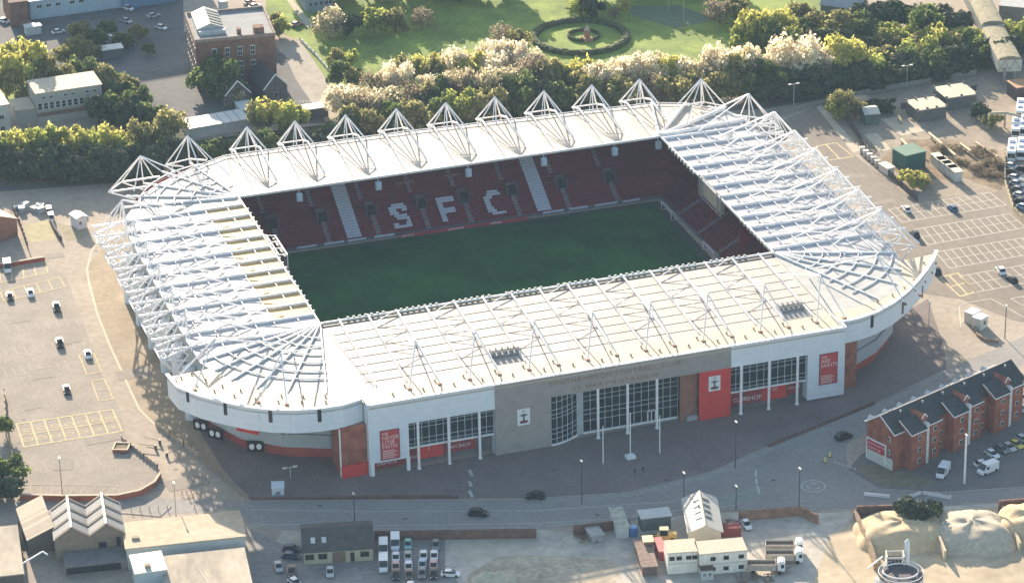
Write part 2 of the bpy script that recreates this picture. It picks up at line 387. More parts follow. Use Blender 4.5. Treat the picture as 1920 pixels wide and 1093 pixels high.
# ---- ribs and mast units
def unit_frame(cx, cy, ang):
    """local (s along the stand, d outwards) -> world"""
    c, s_ = cos(ang), sin(ang)
    return lambda s, d, z: (cx + d*c - s*s_, cy + d*s_ + s*c, z)
def rib(F, s0, d0, s1, d1, w=.5, h=1.25, z0=ZR+.3, z1=ZR+.05):
    mb = WB(); mb.beam(F(s0,d0,z0+h/2-.3), F(s1,d1,z1+h/2-.2), w, h)
    P_('roof_rib', mb, white_steel)
def mast(F, w, dA, zA, dE, dN, zN, dR, far=False, bar=True, chord=None, foot_=False, zR=ZR+1.3, tr=.21):
    mb = WB(); A = F(0,dA,zA)
    for s in (-w, w):
        mb.tube(A, F(s,dR,zR), tr*.9)
        mb.tube(A, F(s,dN,zN), tr*.95)
        if not foot_:
            mb.tube(F(s,dN,zN), F(s,dE-3,zR-.2), tr*1.2)
            mb.tube(F(s,dN,zN), F(s*.85,dE+.5,ZR-3.5), tr*.9)
    if bar: mb.tube(F(-w,dN,zN), F(w,dN,zN), tr*.8)
    if not foot_:
        mb.tube(A, F(0,dE,ZR-.2), tr*.8)
        mb.tube(A, F(-1.5*w,dE,ZR), tr*.75); mb.tube(A, F(1.5*w,dE,ZR), tr*.75)
    if chord: mb.tube(A, chord, tr*1.1)
    if foot_:
        mb.cur = 1
        for s in (-w, w): mb.box(*[q for q in (F(s,dN,0)[0]-.5, F(s,dN,0)[0]+.5, F(s,dN,0)[1]-.35, F(s,dN,0)[1]+.35)], ZR-.1, ZR+.35)
    P_('roof_mast', mb, [white_steel, mat('rust_brown_foot', (.22,.12,.09), .8, .2, 1)])
MXF = [-49.2,-35.9,-21.8,-7.5,6.5,20.5,34.6,48.5,62.4]      # far masts
def yef(x): return 69.2-(x+55)*.042
for k, xm in enumerate(MXF):
    ye = yef(xm)
    for s in (-3.55, 3.55):
        x = xm+s; xi = min(x-1.5, 58.8)
        mb = WB(); mb.beam((xi,41.2,ZR+.2), (x,ye,ZR+.1), .28, .3)
        if s < 0: mb.tube((xi,42,ZR+.5), (x,ye+1.5,ZR+1.0), .22)
        mb.tube((x,ye+1.5,ZR+.9), (x,ye+7.4,16.7), .3); mb.tube((x,ye-1,ZR+.1), (x,ye+1.5,ZR+.9), .2)
        P_('roof_rib', mb, white_steel)
    x = xm; mb = WB(); A = (x,ye+.8,25.3); L, R_ = (x-3.55,ye+7.4,16.7), (x+3.55,ye+7.4,16.7)
    mb.tube(A, L, .23); mb.tube(A, R_, .23); mb.tube(L, R_, .18); mb.tube(A, (x,ye,ZR), .19)
    mb.tube(A, (x-5.4,ye,ZR), .17); mb.tube(A, (x+5.4,ye,ZR), .22)
    mb.tube(A, (x+2.4,49,ZR+.6), .16); mb.tube((x+3.55,ye+1.5,ZR+.9), (x+2.4,49,ZR+.5), .22); mb.tube(A, (x-4.6,56,ZR+.6), .1)
    mb.tube(L, (x-2.6,ye+.5,13.5), .17); mb.tube(R_, (x+2.6,ye+.5,13.5), .17); mb.tube((x+2.4,49,ZR+.6), (x-2,49.5,ZR+.3), .08)
    P_('roof_mast', mb, white_steel)
MXN = [-59.65+14.6*i for i in range(9)]
mb = WB()
for a, b in (((-56,69.4),(-5,68.6)),((-5,68.6),(66,64.2)),((66,64.2),(75,60.4)),((75,60.4),(82.9,51.4)),((82.9,51.4),(86.3,43)),((-56,69.4),(-66.3,64)),((-66.3,64),(-77,56.4)),((-77,56.4),(-84,49.6))):
    mb.tube((*a,ZR+.5), (*b,ZR+.5), .13); mb.beam((*a,ZR-.4), (*b,ZR-.4), .5, .8)
P_('roof_edge_rail', mb, white_steel)
# left and right end stands
Fl = unit_frame(-59, 0, pi)             # d -> -x ; s -> -y
Fr = unit_frame(59.3, 0, 0)             # d -> +x ; s -> +y
yl = [.1+7.14*j for j in range(-6,6)]
for y in yl: rib(Fl, -y, .3, -y, 40.6, .28, .62)
yr = [3.6+7.1*j for j in range(-7,6)]
for y in yr:
    if abs(y) < 42: rib(Fr, y, .3, y, 37 if y < 30 else 33, .32, .7)
for j in range(6):
    y = yl[2*j]+3.57; 
    mast(lambda s,d,z,y=y: Fl(s-y,d,z), 3.57, 32.6, 25.6, 32.7, 40, 15.6, 15)
for y in (28.5,14.3,.15,-14,-28.2,-42):
    mast(lambda s,d,z,y=y: Fr(s+y,d,z), 3.55, 28.7, 25.6, 29.2, 36.8, 15.6, 13, chord=Fr(y-13.6 if y > -40 else y-8, 29 if y > -40 else 36, 24.2 if y > -40 else 18.4))
# diagonal bracing and purlins
each('purlin', lambda mb, x: mb.beam((x,-46 if x < -70 else -38,ZR+.2), (x,44 if x > -80 else 38,ZR+.2), .2, .35), (-63.5,-69.4,-74,-79,-84,-88), white_steel)
each('purlin', lambda mb, x: mb.beam((x,-44-(x-60)*.3,ZR+.2), (x,42+(x-60)*.2 if x < 80 else 42,ZR+.2), .2, .35), (63.5,67.5,71.5,75.5,79.5,83.5,87.5), white_steel)
for j in range(5):
    y = yl[2*j+1]; mb = WB()
    for (a,b) in (((-66,y),(-73,y+3.6)),((-73,y+3.6),(-66,y+7.1)),((-80,y),(-73,y+3.6)),((-80,y+7.1),(-73,y+3.6)),((-80,y),(-88,y+3.6)),((-88,y+3.6),(-80,y+7.1))): mb.tube((*a,ZR+1.5), (*b,ZR+1.5), .15)
    P_('roof_bracing', mb, white_steel)
for j in range(5):
    y = -35+14.2*j-3.4; mb = WB()
    for (a,b) in (((63,y),(71,y+3.6)),((71,y+3.6),(63,y+7.1)),((79,y),(71,y+3.6)),((79,y+7.1),(71,y+3.6)),((79,y),(87,y+3.6))): mb.tube((*a,ZR+1.5), (*b,ZR+1.5), .15)
    P_('roof_bracing', mb, white_steel)
# outer girders and round white stair drums below the left edge
for j in range(6):
    y = yl[2*j]; mb = WB()
    for s in (0, 7.14):
        mb.tube((-99,y+s,15.6), (-92,y+s,9), .2); mb.tube((-95.5,y+s,12.3), (-92,y+s,16), .16); mb.tube((-99,y+s,15.6),(-92.5,y+s,17.2), .22)
    for q in range(3): mb.tube((-99+q*2.3,y,15.6), (-96.7+q*2.3,y+7.14,15.8), .13); mb.tube((-96.7+q*2.3,y,15.6), (-99+q*2.3,y+7.14,15.8), .13)
    mb.tube((-99,y,15.6), (-92,y+7.1,4.5), .16); mb.tube((-99,y+7.1,15.6), (-92,y,4.5), .16)
    P_('outer_bracing', mb, white_steel)
for y in (28.5,14.3,.15,-14,-28.2,-42):
    mb = WB()
    for s in (-3.55, 3.55):
        mb.tube((96.1,y+s,15.6), (89,y+s,9), .2); mb.tube((92.5,y+s,12.3), (89,y+s,16.4), .16)
        mb.tube((88.1,y,25.6), (92.5,y+s,16.4), .13); mb.tube((88.1,y,25.6), (84,y+s,18.6), .13)
    P_('outer_bracing', mb, white_steel)
for j in range(6):
    y = yl[2*j]+3.57+7.1 if j < 5 else yl[0]-2
    mb = WB()
    mb.tube((-92.6,y,0), (-92.6,y,13.5), 1.7, n=16); mb.tube((-92.6,y,13.5), (-92.6,y,14.4), 1.7, .5, n=16)
    P_('stair_drum', mb, white_clad)
# corner fans
def fan(P, angs, dist, w=.30, h=.55):
    for a, L in zip(angs, dist):
        F = unit_frame(P[0], P[1], radians(a)); rib(F, 0, .8, 0, L, w, h)
fan((-59,-41), (197,208,219,231,243,257), (33,34,35.5,36.5,37,37.5))
fan((59,-41), (-20,-38,-52,-68), (31,33,35,36.5))
fan((-59,41), (104,122,140,158,172), (28.5,28.5,28,30,31))
fan((59.3,41), (6,27,52,75), (27,27,25,23.5), .45, 1.1)
for (P, a, dA, zA, dE, dN, zN, dR, zr) in [((-59,41),104,28.6,25.6,28.2,36,15.4,12,ZR+1.5),((-59,41),140,28.6,25.6,28.2,37,15.4,12,ZR+1.5),
        ((59.3,41),41,24.3,26.2,24.5,33,15.6,9,ZR+1.5),((59.3,41),4,27,25.8,27.3,35,15.6,10,ZR+1.5)]:
    mast(unit_frame(P[0], P[1], radians(a)), 3.6, dA, zA, dE, dN, zN, dR)
for (P, a, dA, dN, dR) in [((-59,-41),240,34,43,15),((-59,-41),209,34,44,15),((59,-41),-60,32,43,15)]:
    mast(unit_frame(P[0], P[1], radians(a)), 3.4, dA, 26.2, 38, dN, ZR+.6, dR, bar=False, foot_=True)
for P, a0, a1 in (((-59,-41),194,258),((59,-41),-72,-22),((-59,41),100,176),((59.3,41),2,38)):
    for d in (8,12.5,17,21.5,26,30):
        if d > 26 and P[1] > 0: continue
        pts = [(P[0]+d*cos(radians(a0+(a1-a0)*i/8)), P[1]+d*sin(radians(a0+(a1-a0)*i/8)), ZR+.25) for i in range(9)]
        mb = WB()
        for p, q in zip(pts[:-1], pts[1:]): mb.beam(p, q, .18, .3)
        P_('purlin', mb, white_steel)
# near stand: ribs, masts on the apron
Fn = unit_frame(0, -41, -pi/2)          # d -> -y ; s -> +x
XI = [-54.3+7.3*i for i in range(16)]
for x in XI:
    mb = WB(); mb.beam((x,-40.7,ZR+.4), (x-1.2,-77.8,ZR+.25), .36, .55); P_('roof_rib', mb, white_steel)
each('purlin', lambda mb, y: mb.beam((-57.5,y,ZR+.06), (58,y,ZR+.04), .14, .07), (-48,-52.5,-57,-61.5,-66,-70.5,-75), mat('purlin_grey', (.36,.34,.31), .6, .1, 1))
for x in MXN[1:]:
    mast(lambda s,d,z,x=x: Fn(s+x+(1.1-.033*(d-14) if d < 30 else 0),d,z), 3.63, 34.6, 26.6, 38, 41.2, ZR+.6, 14.2, bar=False, foot_=True, zR=ZR+1.0, tr=.2)
for k in range(8):
    x = XI[2*k]; mb = WB()
    for a, b in (((x+7.2,-46),(x+14.5,-50)),((x+14.5,-50),(x+7.2,-55)),((x+7.2,-60),(x+14,-65)),((x+14,-65),(x+6.8,-70)),((x+7.2,-55),(x+14.2,-60))):
        if b[0] < 57 and a[0] < 57: mb.tube((*a,ZR+.4), (*b,ZR+.4), .07)
    mb.tube((x,-41,ZR+.8), (x-7.2 if k else x,-46,ZR+.6), .12)
    P_('roof_bracing', mb, white_steel)
# apron roof, its vents and the fascia round it
AP = [(-100.4,-56.5),(-99.6,-63.6),(-95.8,-70),(-90.7,-75.6),(-86.5,-79.6),(-82.1,-82.6),(-77,-84.8),(-71.3,-86.0),(-65.8,-86.1),(-60.8,-84.6)]
AR = [(59.0,-85.4),(63.5,-84.9),(68.6,-83.3),(74.6,-79.9),(80.6,-75.1),(85.6,-70.2),(90.3,-65.1),(94.3,-60.2),(97.4,-55.6)]
inner = [(86.9,-56.5),(81.5,-71.2),(72,-76.3),(58.5,-78.5),(21,-77.8),(-56.2,-78.4),(-70,-76.7),(-80,-70.2),(-87.6,-61.5),(-89.4,-55.4)]
rs('apron_roof', AP+[(-60.3,-88.4),(58.2,-88.4)]+AR+inner, apron_roof, ZR-.2, ZR+.12, label='cream flat apron roof along the near side')
FZ = 18.5
def fascia(pts, z0, z1, t, m, name, label=None):
    mb = WB()
    for a, b in zip(pts[:-1], pts[1:]):
        a = Vector(a); b = Vector(b); d = (b-a).normalized(); n = Vector((-d.y, d.x))*t
        mb.prism([tuple(a), tuple(b), tuple(b+n), tuple(a+n)], z0, z1)
    return P_(name, mb, m, label=label)
fl = fascia(AP, 12.6, FZ, .5, white_clad, 'curved_fascia', 'curved white fascia at the near left corner')
fr = fascia(AR, 12.6, FZ, .5, white_clad, 'curved_fascia', 'curved white fascia at the near right corner')
mb = WB()
for pts in (AP, AR):
    for a, b in zip(pts[:-1], pts[1:]): mb.beam((*a,FZ+.12), (*b,FZ+.12), .9, .24)
mb.beam((-60.4,-88.4,FZ+.12), (58.4,-88.4,FZ+.12), .9, .24); mb.beam((-60.4,-84.4,FZ+.12),(-60.4,-88.4,FZ+.12), .7, .24); mb.beam((58.3,-85.3,FZ+.12),(58.3,-88.4,FZ+.12), .7, .24)
P_('parapet_coping', mb, mat('coping_white', (.78,.80,.84), .5, .04, .5))
slot = mat('slot_window', (.03,.03,.04), .3, .2, 1)
for (px, py, pts) in [(352,742,AP),(422.5,766,AP),(507,780,AP),(599,779,AP),(1635,603,AR),(1692.5,577.5,AR),(1729.5,547,AR)]:
    best = None
    for a, b in zip(pts[:-1], pts[1:]):
        a3 = Vector((*a,0)); d = Vector((*b,0))-a3; n = Vector((d.y,-d.x,0)).normalized()
        r_ = ray(px, py); den = r_.dot(n)
        if abs(den) < 1e-6: continue
        t = (a3-CAM).dot(n)/den; h = CAM+r_*t; u = (h-a3).dot(d)/d.length_squared
        if 0 <= u <= 1: best = (h, d.normalized(), n)
    if best:
        h, d, n = best; mb = WB(); c = h+n*.02
        mb.beam(tuple(c-Vector((0,0,1.6))), tuple(c+Vector((0,0,1.6))), .9, .12, up=(n.x,n.y,0)); P_('slot_window', mb, slot)
vr = random.Random(3); VP = []
for k in range(30):
    for y in (-80.2,-83.4):
        if (k+int(y)) % 2: VP.append((-53+k*3.65+vr.uniform(-.3,.3), y))
VP += [(-59+r_*cos(radians(204+a*7.5)), -41+r_*sin(radians(204+a*7.5))) for a in range(8) for r_ in (39,42)]
VP += [(59+r_*cos(radians(-70+a*8)), -41+r_*sin(radians(-70+a*8))) for a in range(6) for r_ in (38,41)]
each('roof_vent', lambda mb, q: (mb.tube((q[0],q[1],ZR+.1), (q[0],q[1],ZR+.45), .2, n=8), mb.box(q[0]-.26,q[0]+.26,q[1]-.26,q[1]+.26,ZR+.4,ZR+.55)), VP, mat('vent_brown', (.25,.19,.13), .8, .2, 1))
for (px, py, w) in ((945,658,7.4),(1480,574,6.6)):
    p = G(px, py, ZR+.6); mb = WB()
    mb.box(p.x-w/2, p.x+w/2, p.y-1.6, p.y+1.4, ZR+.1, ZR+.5)
    for i in range(5): mb.box(p.x-w/2+.3+i*w/5, p.x-w/2+.2+(i+.8)*w/5, p.y-.8, p.y+1.0, ZR+.5, ZR+1.5)
    mb.beam((p.x-w/2,p.y-1.7,ZR+1.5), (p.x+w/2,p.y-1.7,ZR+1.5), .1, .1)
    for i in range(6): mb.beam((p.x-w/2+i*w/5,p.y-1.7,ZR+.1), (p.x-w/2+i*w/5,p.y-1.7,ZR+1.5), .08)
    P_('rooftop_plant', mb, grey_metal, label='row of grey cooling units on the near roof')
# fascia of the main facade
YF = -88.3
def wall(name, x0, x1, z0, z1, y, m, t=.5, label=None):
    mb = WB(); mb.box(x0, x1, y, y+t, z0, z1); return P_(name, mb, m, label=label)
wall('facade_wall', -60.6, -30, 12.1, FZ, YF, white_clad, label='white upper facade left of the stone front')
wall('facade_wall', 29, 58.4, 12.7, FZ, YF, white_clad, label='white upper facade right of the stone front')
wall('facade_wall', -30, -16.3, 0, 18.2, YF-.05, stone, label='grey stone block with a white crest sign')
wall('facade_wall', -16.3, 29, 12.8, 18.2, YF-.05, stone, label='grey stone lintel carrying the lettering')
wall('facade_wall', -60.6, -51.0, 3.3, 12.1, YF, white_clad, label='white end wall with a red banner')
wall('facade_wall', 48.8, 58.4, .5, 12.7, YF, white_clad, label='white end wall nearly down to the ground')
wall('facade_wall', 21.0, 29, 0, 12.8, YF+.02, red_paint, label='bright red block beside the glass entrance')
wall('brick_wall', 16.7, 21.0, 0, 12.8, YF+1.5, mat('brown_brick', (.28,.13,.09), .9, .2, .6))
mb = WB(); mb.box(-60.6,-60.1,YF+.5,-76.6,0,12.1); mb.box(58.0,58.4,YF+.5,-80,.3,FZ-.1); mb.box(-60.6,-60.1,YF+.5,-84,12.1,FZ); mb.box(48.8,49.2,YF+.5,-84.5,.5,12.7); mb.box(-30,-29.6,YF+.5,-84,0,12.1); mb.box(-16.8,-16.3,YF+.4,-84.1,0,12.8)
P_('return_wall', mb, white_clad)
wall('pier', -8.8, -7.3, 0, 12.8, YF+3.2, mat('grey_blue_cladding', (.40,.44,.46)))
cm = mat('curtain_mullion', (.50,.55,.58), .5, .08, 2)
def curtain(x0, x1, z0, z1, y, nx, zs_, ycurve=None, sill=True):
    yf = ycurve or (lambda x: y)
    mb = WB(); N = nx if ycurve is None else nx
    xs = [x0+(x1-x0)*i/nx for i in range(nx+1)]
    for a, b in zip(xs[:-1], xs[1:]): mb.quad((a,yf(a),z0), (b,yf(b),z0), (b,yf(b),z1), (a,yf(a),z1))
    g = P_('glazing', mb, glass)
    m2 = MB(); m2.M = Matrix.Translation(-ST.location)
    for x in xs: m2.beam((x,yf(x)-.06,z0), (x,yf(x)-.06,z1), .13, .13)
    for z in zs_+[z0, z1]:
        for a, b in zip(xs[:-1], xs[1:]): m2.beam((a,yf(a)-.06,z), (b,yf(b)-.06,z), .11, .11)
    m2.build('mullion_grid', cm, g)
    if sill:
        mb = WB()
        for a, b in zip(xs[:-1], xs[1:]): mb.beam((a,yf(a)-.2,z0-.15), (b,yf(b)-.2,z0-.15), .5, .35)
        P_('window_sill', mb, white_steel)
curtain(-51, -30, 5.3, 12.1, YF+1.4, 12, [6.0,7.2,10,11])
curtain(29, 48.8, 5.6, 12.7, YF+1.4, 11, [6.3,7.4,10.2,11.4])
curtain(-16.2, -8.8, .3, 12.8, 0, 5, [1.6,3.0,4.2,7,8,9.2,11.2], lambda x: YF+.3+ (1-cos((x+16.2)/7.4*1.35))*3.6)
curtain(-7.2, 16.7, .4, 12.8, YF+3.4, 13, [3.3,5,6.2,8.6,9.8,11.6])
mb = WB(); y = YF+3.15
mb.beam((9,y,.3),(9,y,3.1),.2); mb.beam((11,y,.3),(11,y,3.1),.2); mb.beam((9,y,3.1),(11,y,3.1),.2); mb.beam((10,y,.3),(10,y,3.1),.2)
P_('entrance_door', mb, white_paint)
for x0, x1, z in ((-51,-30,5.1),(29,48.8,5.4),(-60.1,-51,3.3)):
    wall('undercroft_wall', x0, x1, 0, z, YF+3, mat('undercroft_grey', (.14,.13,.14), .8, .2, .5), .3)
for x0, x1, z0, z1, m in ((-51,-49,.6,4.4,red_dark),(-48.6,-42,1.0,4.4,red_paint),(-41.5,-34,1.4,4.8,red_dark),(-58.8,-51.5,.3,3.0,red_dark),(29.5,37.6,1.0,4.4,red_dark),(38,44.5,1.0,4.8,red_paint),(44.8,48,1.6,4.8,red_dark)):
    wall('shopfront_panel', x0, x1, z0, z1, YF+2.6, m, .3)
lx, ly = -ST.location.x, -ST.location.y
for s, x, z, sz in (('SAINTS',-58.3,1.2,1.5),('FAN SHOP',-41,2.4,1.2),('S',-45.8,3.1,1.2),('CLUB',30.6,2.0,1.4),('SHOP',34,1.8,1.6),('TICKETS',44.6,3.0,.9),('FC',40.8,3.2,1.2),('MEGA',-50.8,1.6,.9)):
    text_mesh('shop_lettering', s, sz, (x+lx, YF+2.55+ly, z), 0, mat('pink_white_letter', (.72,.62,.62), .6, .1, 1), ST, .02)
for x in (-59.9,-51.3): 
    mb = WB(); mb.box(x-.4, x+.4, YF-.06, YF+.7, 0, 3.3); P_('column', mb, white_steel)
for x, z1 in ((-48.8,12.1),(-41.4,12.1),(-33.9,12.1),(-4.6,12.8),(2.8,12.8),(10.2,12.8),(31.6,12.7),(38.8,12.7),(46.1,12.7)):
    mb = WB(); mb.tube((x,YF-.1,0), (x,YF-.1,z1+.3), .33, n=12); mb.tube((x,YF-.1,0), (x,YF-.1,.25), .5, n=12); P_('column', mb, white_steel)
# brick return walls either side
for x0, x1, y in ((-66.9,-60.7,-86.4),(58.5,63.2,-84.6)):
    mb = WB(); mb.box(x0, x1, y, y+8, 0, 12.8); P_('brick_wall', mb, red_brick)
mb = WB(); mb.box(-67.0,-60.65,-87.0,-86.45,0,3.1); P_('red_plinth', mb, red_paint)
mb = WB(); mb.beam((-67.05,-86.5,.2),(-67.05,-86.5,12.6),.3); P_('downpipe', mb, white_steel)
# banners, crests, lettering
dkframe = mat('banner_frame', (.10,.05,.06), .6, .1, 1); ban = mat('banner_red', (.50,.06,.06), .6, .08, 1)
for x0, x1, z0, z1, lines in ((-57.8,-53.4,3.9,11.3,['WE','NEVER','LOSE','FAITH']),(51.9,56.4,4.2,12.2,['WE','ARE','SAINTS'])):
    mb = WB(); mb.box(x0-.15, x1+.15, YF-.12, YF-.02, z0-.15, z1+.15); P_('banner_frame', mb, dkframe)
    b = WB(); b.box(x0, x1, YF-.2, YF-.13, z0, z1); o = P_('banner', b, ban)
    for i, s in enumerate(lines):
        text_mesh('banner_lettering', s, 1.35 if i else 1.0, (x0+.25+lx, YF-.22+ly, z1-1.1-i*1.15), 0, mat('banner_letter', (.75,.62,.58), .6, .05, 1), o, .015)
    b = MB()
    for i in range(5 if len(lines) == 4 else 5): b.box(x0+.3+lx, x0+3.2+lx+(.6 if i % 2 else 0), YF-.24+ly, YF-.21+ly, z0+.35+i*.46, z0+.52+i*.46)
    b.build('banner_small_print', mat('banner_letter', (.75,.62,.58)), o)
gold = mat('bronze_letter', (.30,.19,.11), .5, .1, 1)
def line_fit(s, px0, px1, y, sz):
    def hit(px, py):
        r_ = ray(px, py); t = (y-CAM.y)/r_.y; return CAM+r_*t
    a, b = hit(*px0), hit(*px1)
    o = text_mesh('facade_lettering', s, sz, (0,0,0), 0, gold, ST, .06, spacing=1.25)
    w = max(v.co.x for v in o.data.vertices)-min(v.co.x for v in o.data.vertices)
    o.data.transform(Matrix.Translation((a.x+lx, y+ly-.04, (a.z+b.z)/2)) @ Matrix.Diagonal(((b.x-a.x)/w,1,1,1)))
line_fit('SOUTHAMPTON FOOTBALL CLUB', (1029,722), (1276,684), YF-.05, 1.5)
line_fit("ST MARY'S STADIUM", (1073,730), (1233,707), YF-.05, 1.3)
wp = mat('crest_white', (.72,.74,.74), .6, .04, 1); bk = mat('crest_dark', (.06,.04,.05), .6, .1, 1); rdk = mat('crest_red', (.35,.06,.07), .6, .1, 1)
def crest(x0, x1, z0, z1, y):
    b = WB(); b.box(x0, x1, y-.12, y-.02, z0, z1); o = P_('crest_sign', b, wp)
    cx = (x0+x1)/2+lx; w = x1-x0; h = z1-z0; yy = y-.13+ly
    def disc(mb, x, z, rx, rz, n=14): mb.add([(x+rx*cos(2*pi*i/n), yy, z+rz*sin(2*pi*i/n)) for i in range(n)], [tuple(range(n))])
    m = MB(); disc(m, cx, z0+.2*h, .36*w, .1*h); m.box(cx-.06*w, cx+.06*w, yy-.01, yy, z0+.3*h, z0+.52*h); disc(m, cx, z0+.6*h, .24*w, .06*h)
    for i in range(-3,4): m.beam((cx,yy-.005,z0+.55*h), (cx+i*.12*w,yy-.005,z0+(.74-.012*i*i)*h), .07*w/2, .01, up=(0,1,0))
    m.build('crest_emblem', bk, o)
    m = MB(); yy -= .03; disc(m, cx, z0+.2*h, .2*w, .05*h); m.build('crest_emblem', rdk, o)
    m = MB(); 
    n = 14; m.poly([(cx+.13*w*cos(2*pi*i/n), yy, z0+.86*h+.05*h*sin(2*pi*i/n)) for i in range(n+1)], .04); m.build('crest_halo', bk, o)
crest(-24.6, -21.5, 6.9, 11.1, YF-.1)
crest(23.3, 26.3, 7.4, 11.3, YF)
# concourse wall details under the curved fascia
def ground_hit(px, py, z=0): p = G(px, py, z); return p
mb = WB()
for pa, pb, z in (((430,790),(470,800),8.0),):
    pass
for px, py in ((377,797),(404,812),(479,836)):
    p = G(px, py, 2.2); mb = WB(); ang = radians(-45 if px < 420 else -20); d = Vector((cos(ang), sin(ang), 0)); n = Vector((d.y, -d.x, 0))
    mb.beam(tuple(p-d*2+Vector((0,0,0))), tuple(p+d*2), .6, 2.6); o = P_('turnstile_sign', mb, black)
    m2 = MB(); l = p-Vector(ST.location)
    for q in (-.85, .85):
        c = l+d*q+n*.33; m2.add([tuple(c+d*.62*cos(2*pi*i/16)+Vector((0,0,.78*sin(2*pi*i/16)))) for i in range(16)], [tuple(range(16))])
    m2.build('white_disc', white_paint, o)
a = G(444,797,7.6); b = G(484,806,7.6); mb = WB(); mb.beam(tuple(a), tuple(b), .3, 2.6); P_('red_wall_sign', mb, red_paint)
mb = WB(); c = G(533,817,7.5)
mb.tube(G(470,793,12), c, .3); mb.tube(c, G(556,797,12.5), .3); P_('fascia_strut', mb, mat('grey_strut', (.48,.48,.47), .6, .1, 1))
# big screens on the inner roof edges
mb = WB(); mb.box(59.2, 60.0, -5.6, 9.6, 13.6, 17.4); o = P_('video_screen', mb, mat('screen_back', (.36,.32,.24), .7, .12, .8))
mb = WB()
for y in (-5.8,-3,8,9.8): mb.beam((58.9,y,13.2), (58.9,y,19), .3)
mb.beam((58.9,-5.8,19),(58.9,9.8,19),.3); mb.beam((58.9,-5.8,13.2),(58.9,9.8,13.2),.2); P_('screen_frame', mb, grey_metal)
mb = WB(); mb.box(-57.2,-56.6,.6,12.8,14.2,17.6); P_('video_screen', mb, mat('screen_face', (.10,.09,.09), .4, .1, 1))
mb = WB()
for y in (.4,4.5,8.7,13): mb.beam((-58.6,y,14), (-58.6,y,18.4), .22); mb.beam((-58.6,y,18.4), (-56.4,y,18.0), .25); mb.beam((-56.4,y,14), (-56.4,y,18.0), .25)
mb.beam((-56.4,.4,18.0),(-56.4,13,18.0),.35); mb.beam((-56.4,.4,14),(-56.4,13,14),.25); mb.beam((-58.6,.4,18.4),(-58.6,13,18.4),.25)
P_('screen_frame', mb, white_steel)
regkids(ST)
# ================================================================ ground, roads, pitch
def bigplane(name, z, m, s=4000):
    mb = MB(); mb.add([(-s,-s,z),(s,-s,z),(s,s,z),(-s,s,z)], [(0,1,2,3)]); return struct(name, mb, m)
asphalt = mat('worn_asphalt', (.36,.31,.25), .95, .10, .05, scale2=.6, detail=8, bump=.05)
asphalt2 = mat('patched_asphalt', (.30,.265,.225), .95, .12, .12, scale2=1.2, detail=8)
road_m = mat('road_surface', (.27,.26,.245), .9, .10, .08, scale2=1.0, detail=8)
pave = mat('plaza_paving', (.20,.165,.155), .95, .14, .1, scale2=1.5, detail=8)
kerb_m = mat('pale_kerb', (.50,.45,.34), .9, .08, 1)
grass = mat('park_grass', (.22,.29,.055), .95, .22, .08, col2=(.15,.23,.05), scale2=.7, detail=8)
scrub = mat('rough_scrub', (.075,.085,.035), .98, .4, .15, col2=(.04,.06,.03), scale2=1.0, detail=8)
dust = mat('dusty_concrete', (.50,.46,.39), .95, .14, .09, col2=(.42,.39,.34), scale2=.5, detail=8)
sand_m = mat('sand_yard', (.48,.40,.28), .98, .16, .07, scale2=.4, detail=8)
mud = mat('brown_scrub_ground', (.27,.20,.13), .98, .3, .2, col2=(.19,.15,.10), scale2=1, detail=8)
darkyard = mat('dark_yard', (.13,.135,.135), .95, .2, .06, scale2=.4, detail=8)
ground = bigplane('ground', 0, asphalt)
# left: access strip, utility lots
sheet('lane', [(163,500),(200,455),(235,430),(330,700),(345,760),(430,900),(470,935),(450,930),(372,857),(290,795),(262,768),(240,720),(205,640),(175,570)], .006, mat('tan_asphalt', (.33,.27,.19), .95, .12, .12, scale2=.8))
sheet('parking_lot', [(0,500),(90,495),(125,520),(190,700),(225,770),(240,830),(300,890),(295,912),(240,928),(30,930),(0,900),(-80,700),(-60,500)], .004, asphalt2)
sheet('plaza', [(335,745),(400,860),(470,937),(850,935),(1000,933),(1180,922),(1330,885),(1420,845),(1500,812),(1640,760),(1775,700),(1770,650),(1740,560),(1600,640),(1500,745),(700,890),(480,800)], .004, pave)
sheet('road', [(-160,935),(120,938),(300,933),(400,938),(470,939),(850,939),(1000,937),(1180,926),(1330,889),(1420,849),(1500,816),(1600,781),(1700,727),(1780,690),(1900,640),(2050,570),(2080,630),(1900,690),(1780,760),(1640,800),(1585,832),(1590,880),(1650,915),(1760,924),(2100,900),(2100,925),(1700,950),(1530,955),(1380,952),(1270,962),(1000,990),(700,994),(530,992),(470,985),(445,955),(300,965),(235,958),(40,962),(-160,970)], .008, road_m)
sheet('works_yard', [(530,994),(700,997),(1000,992),(1100,1000),(1270,966),(1380,960),(1530,962),(1930,940),(2100,930),(2200,1200),(-100,1250),(440,1200),(470,1093)], .004, dust)
sheet('parking_yard', [(470,990),(530,1020),(700,1050),(700,1000),(835,1010),(835,1060),(860,1093),(900,1200),(380,1200),(470,1093)], .006, mat('grey_yard', (.25,.24,.23), .95, .12, .1, scale2=.8))
sheet('sand_ground', [(1560,1000),(1650,960),(2100,940),(2100,1200),(1480,1200)], .008, sand_m)
for i, p in enumerate([[(880,1075),(930,1045),(1000,1040),(1080,1045),(1150,1050),(1165,1075),(1140,1110),(870,1110)],[(850,1010),(1000,1005),(1010,1035),(870,1050),(840,1035)]]):
    sheet('dirt_patch', p, .012, mat('brown_dirt', (.44,.38,.29), .98, .2, .2, scale2=.8) if i == 0 else mat('pale_dirt', (.46,.42,.34), .98, .12, .3))
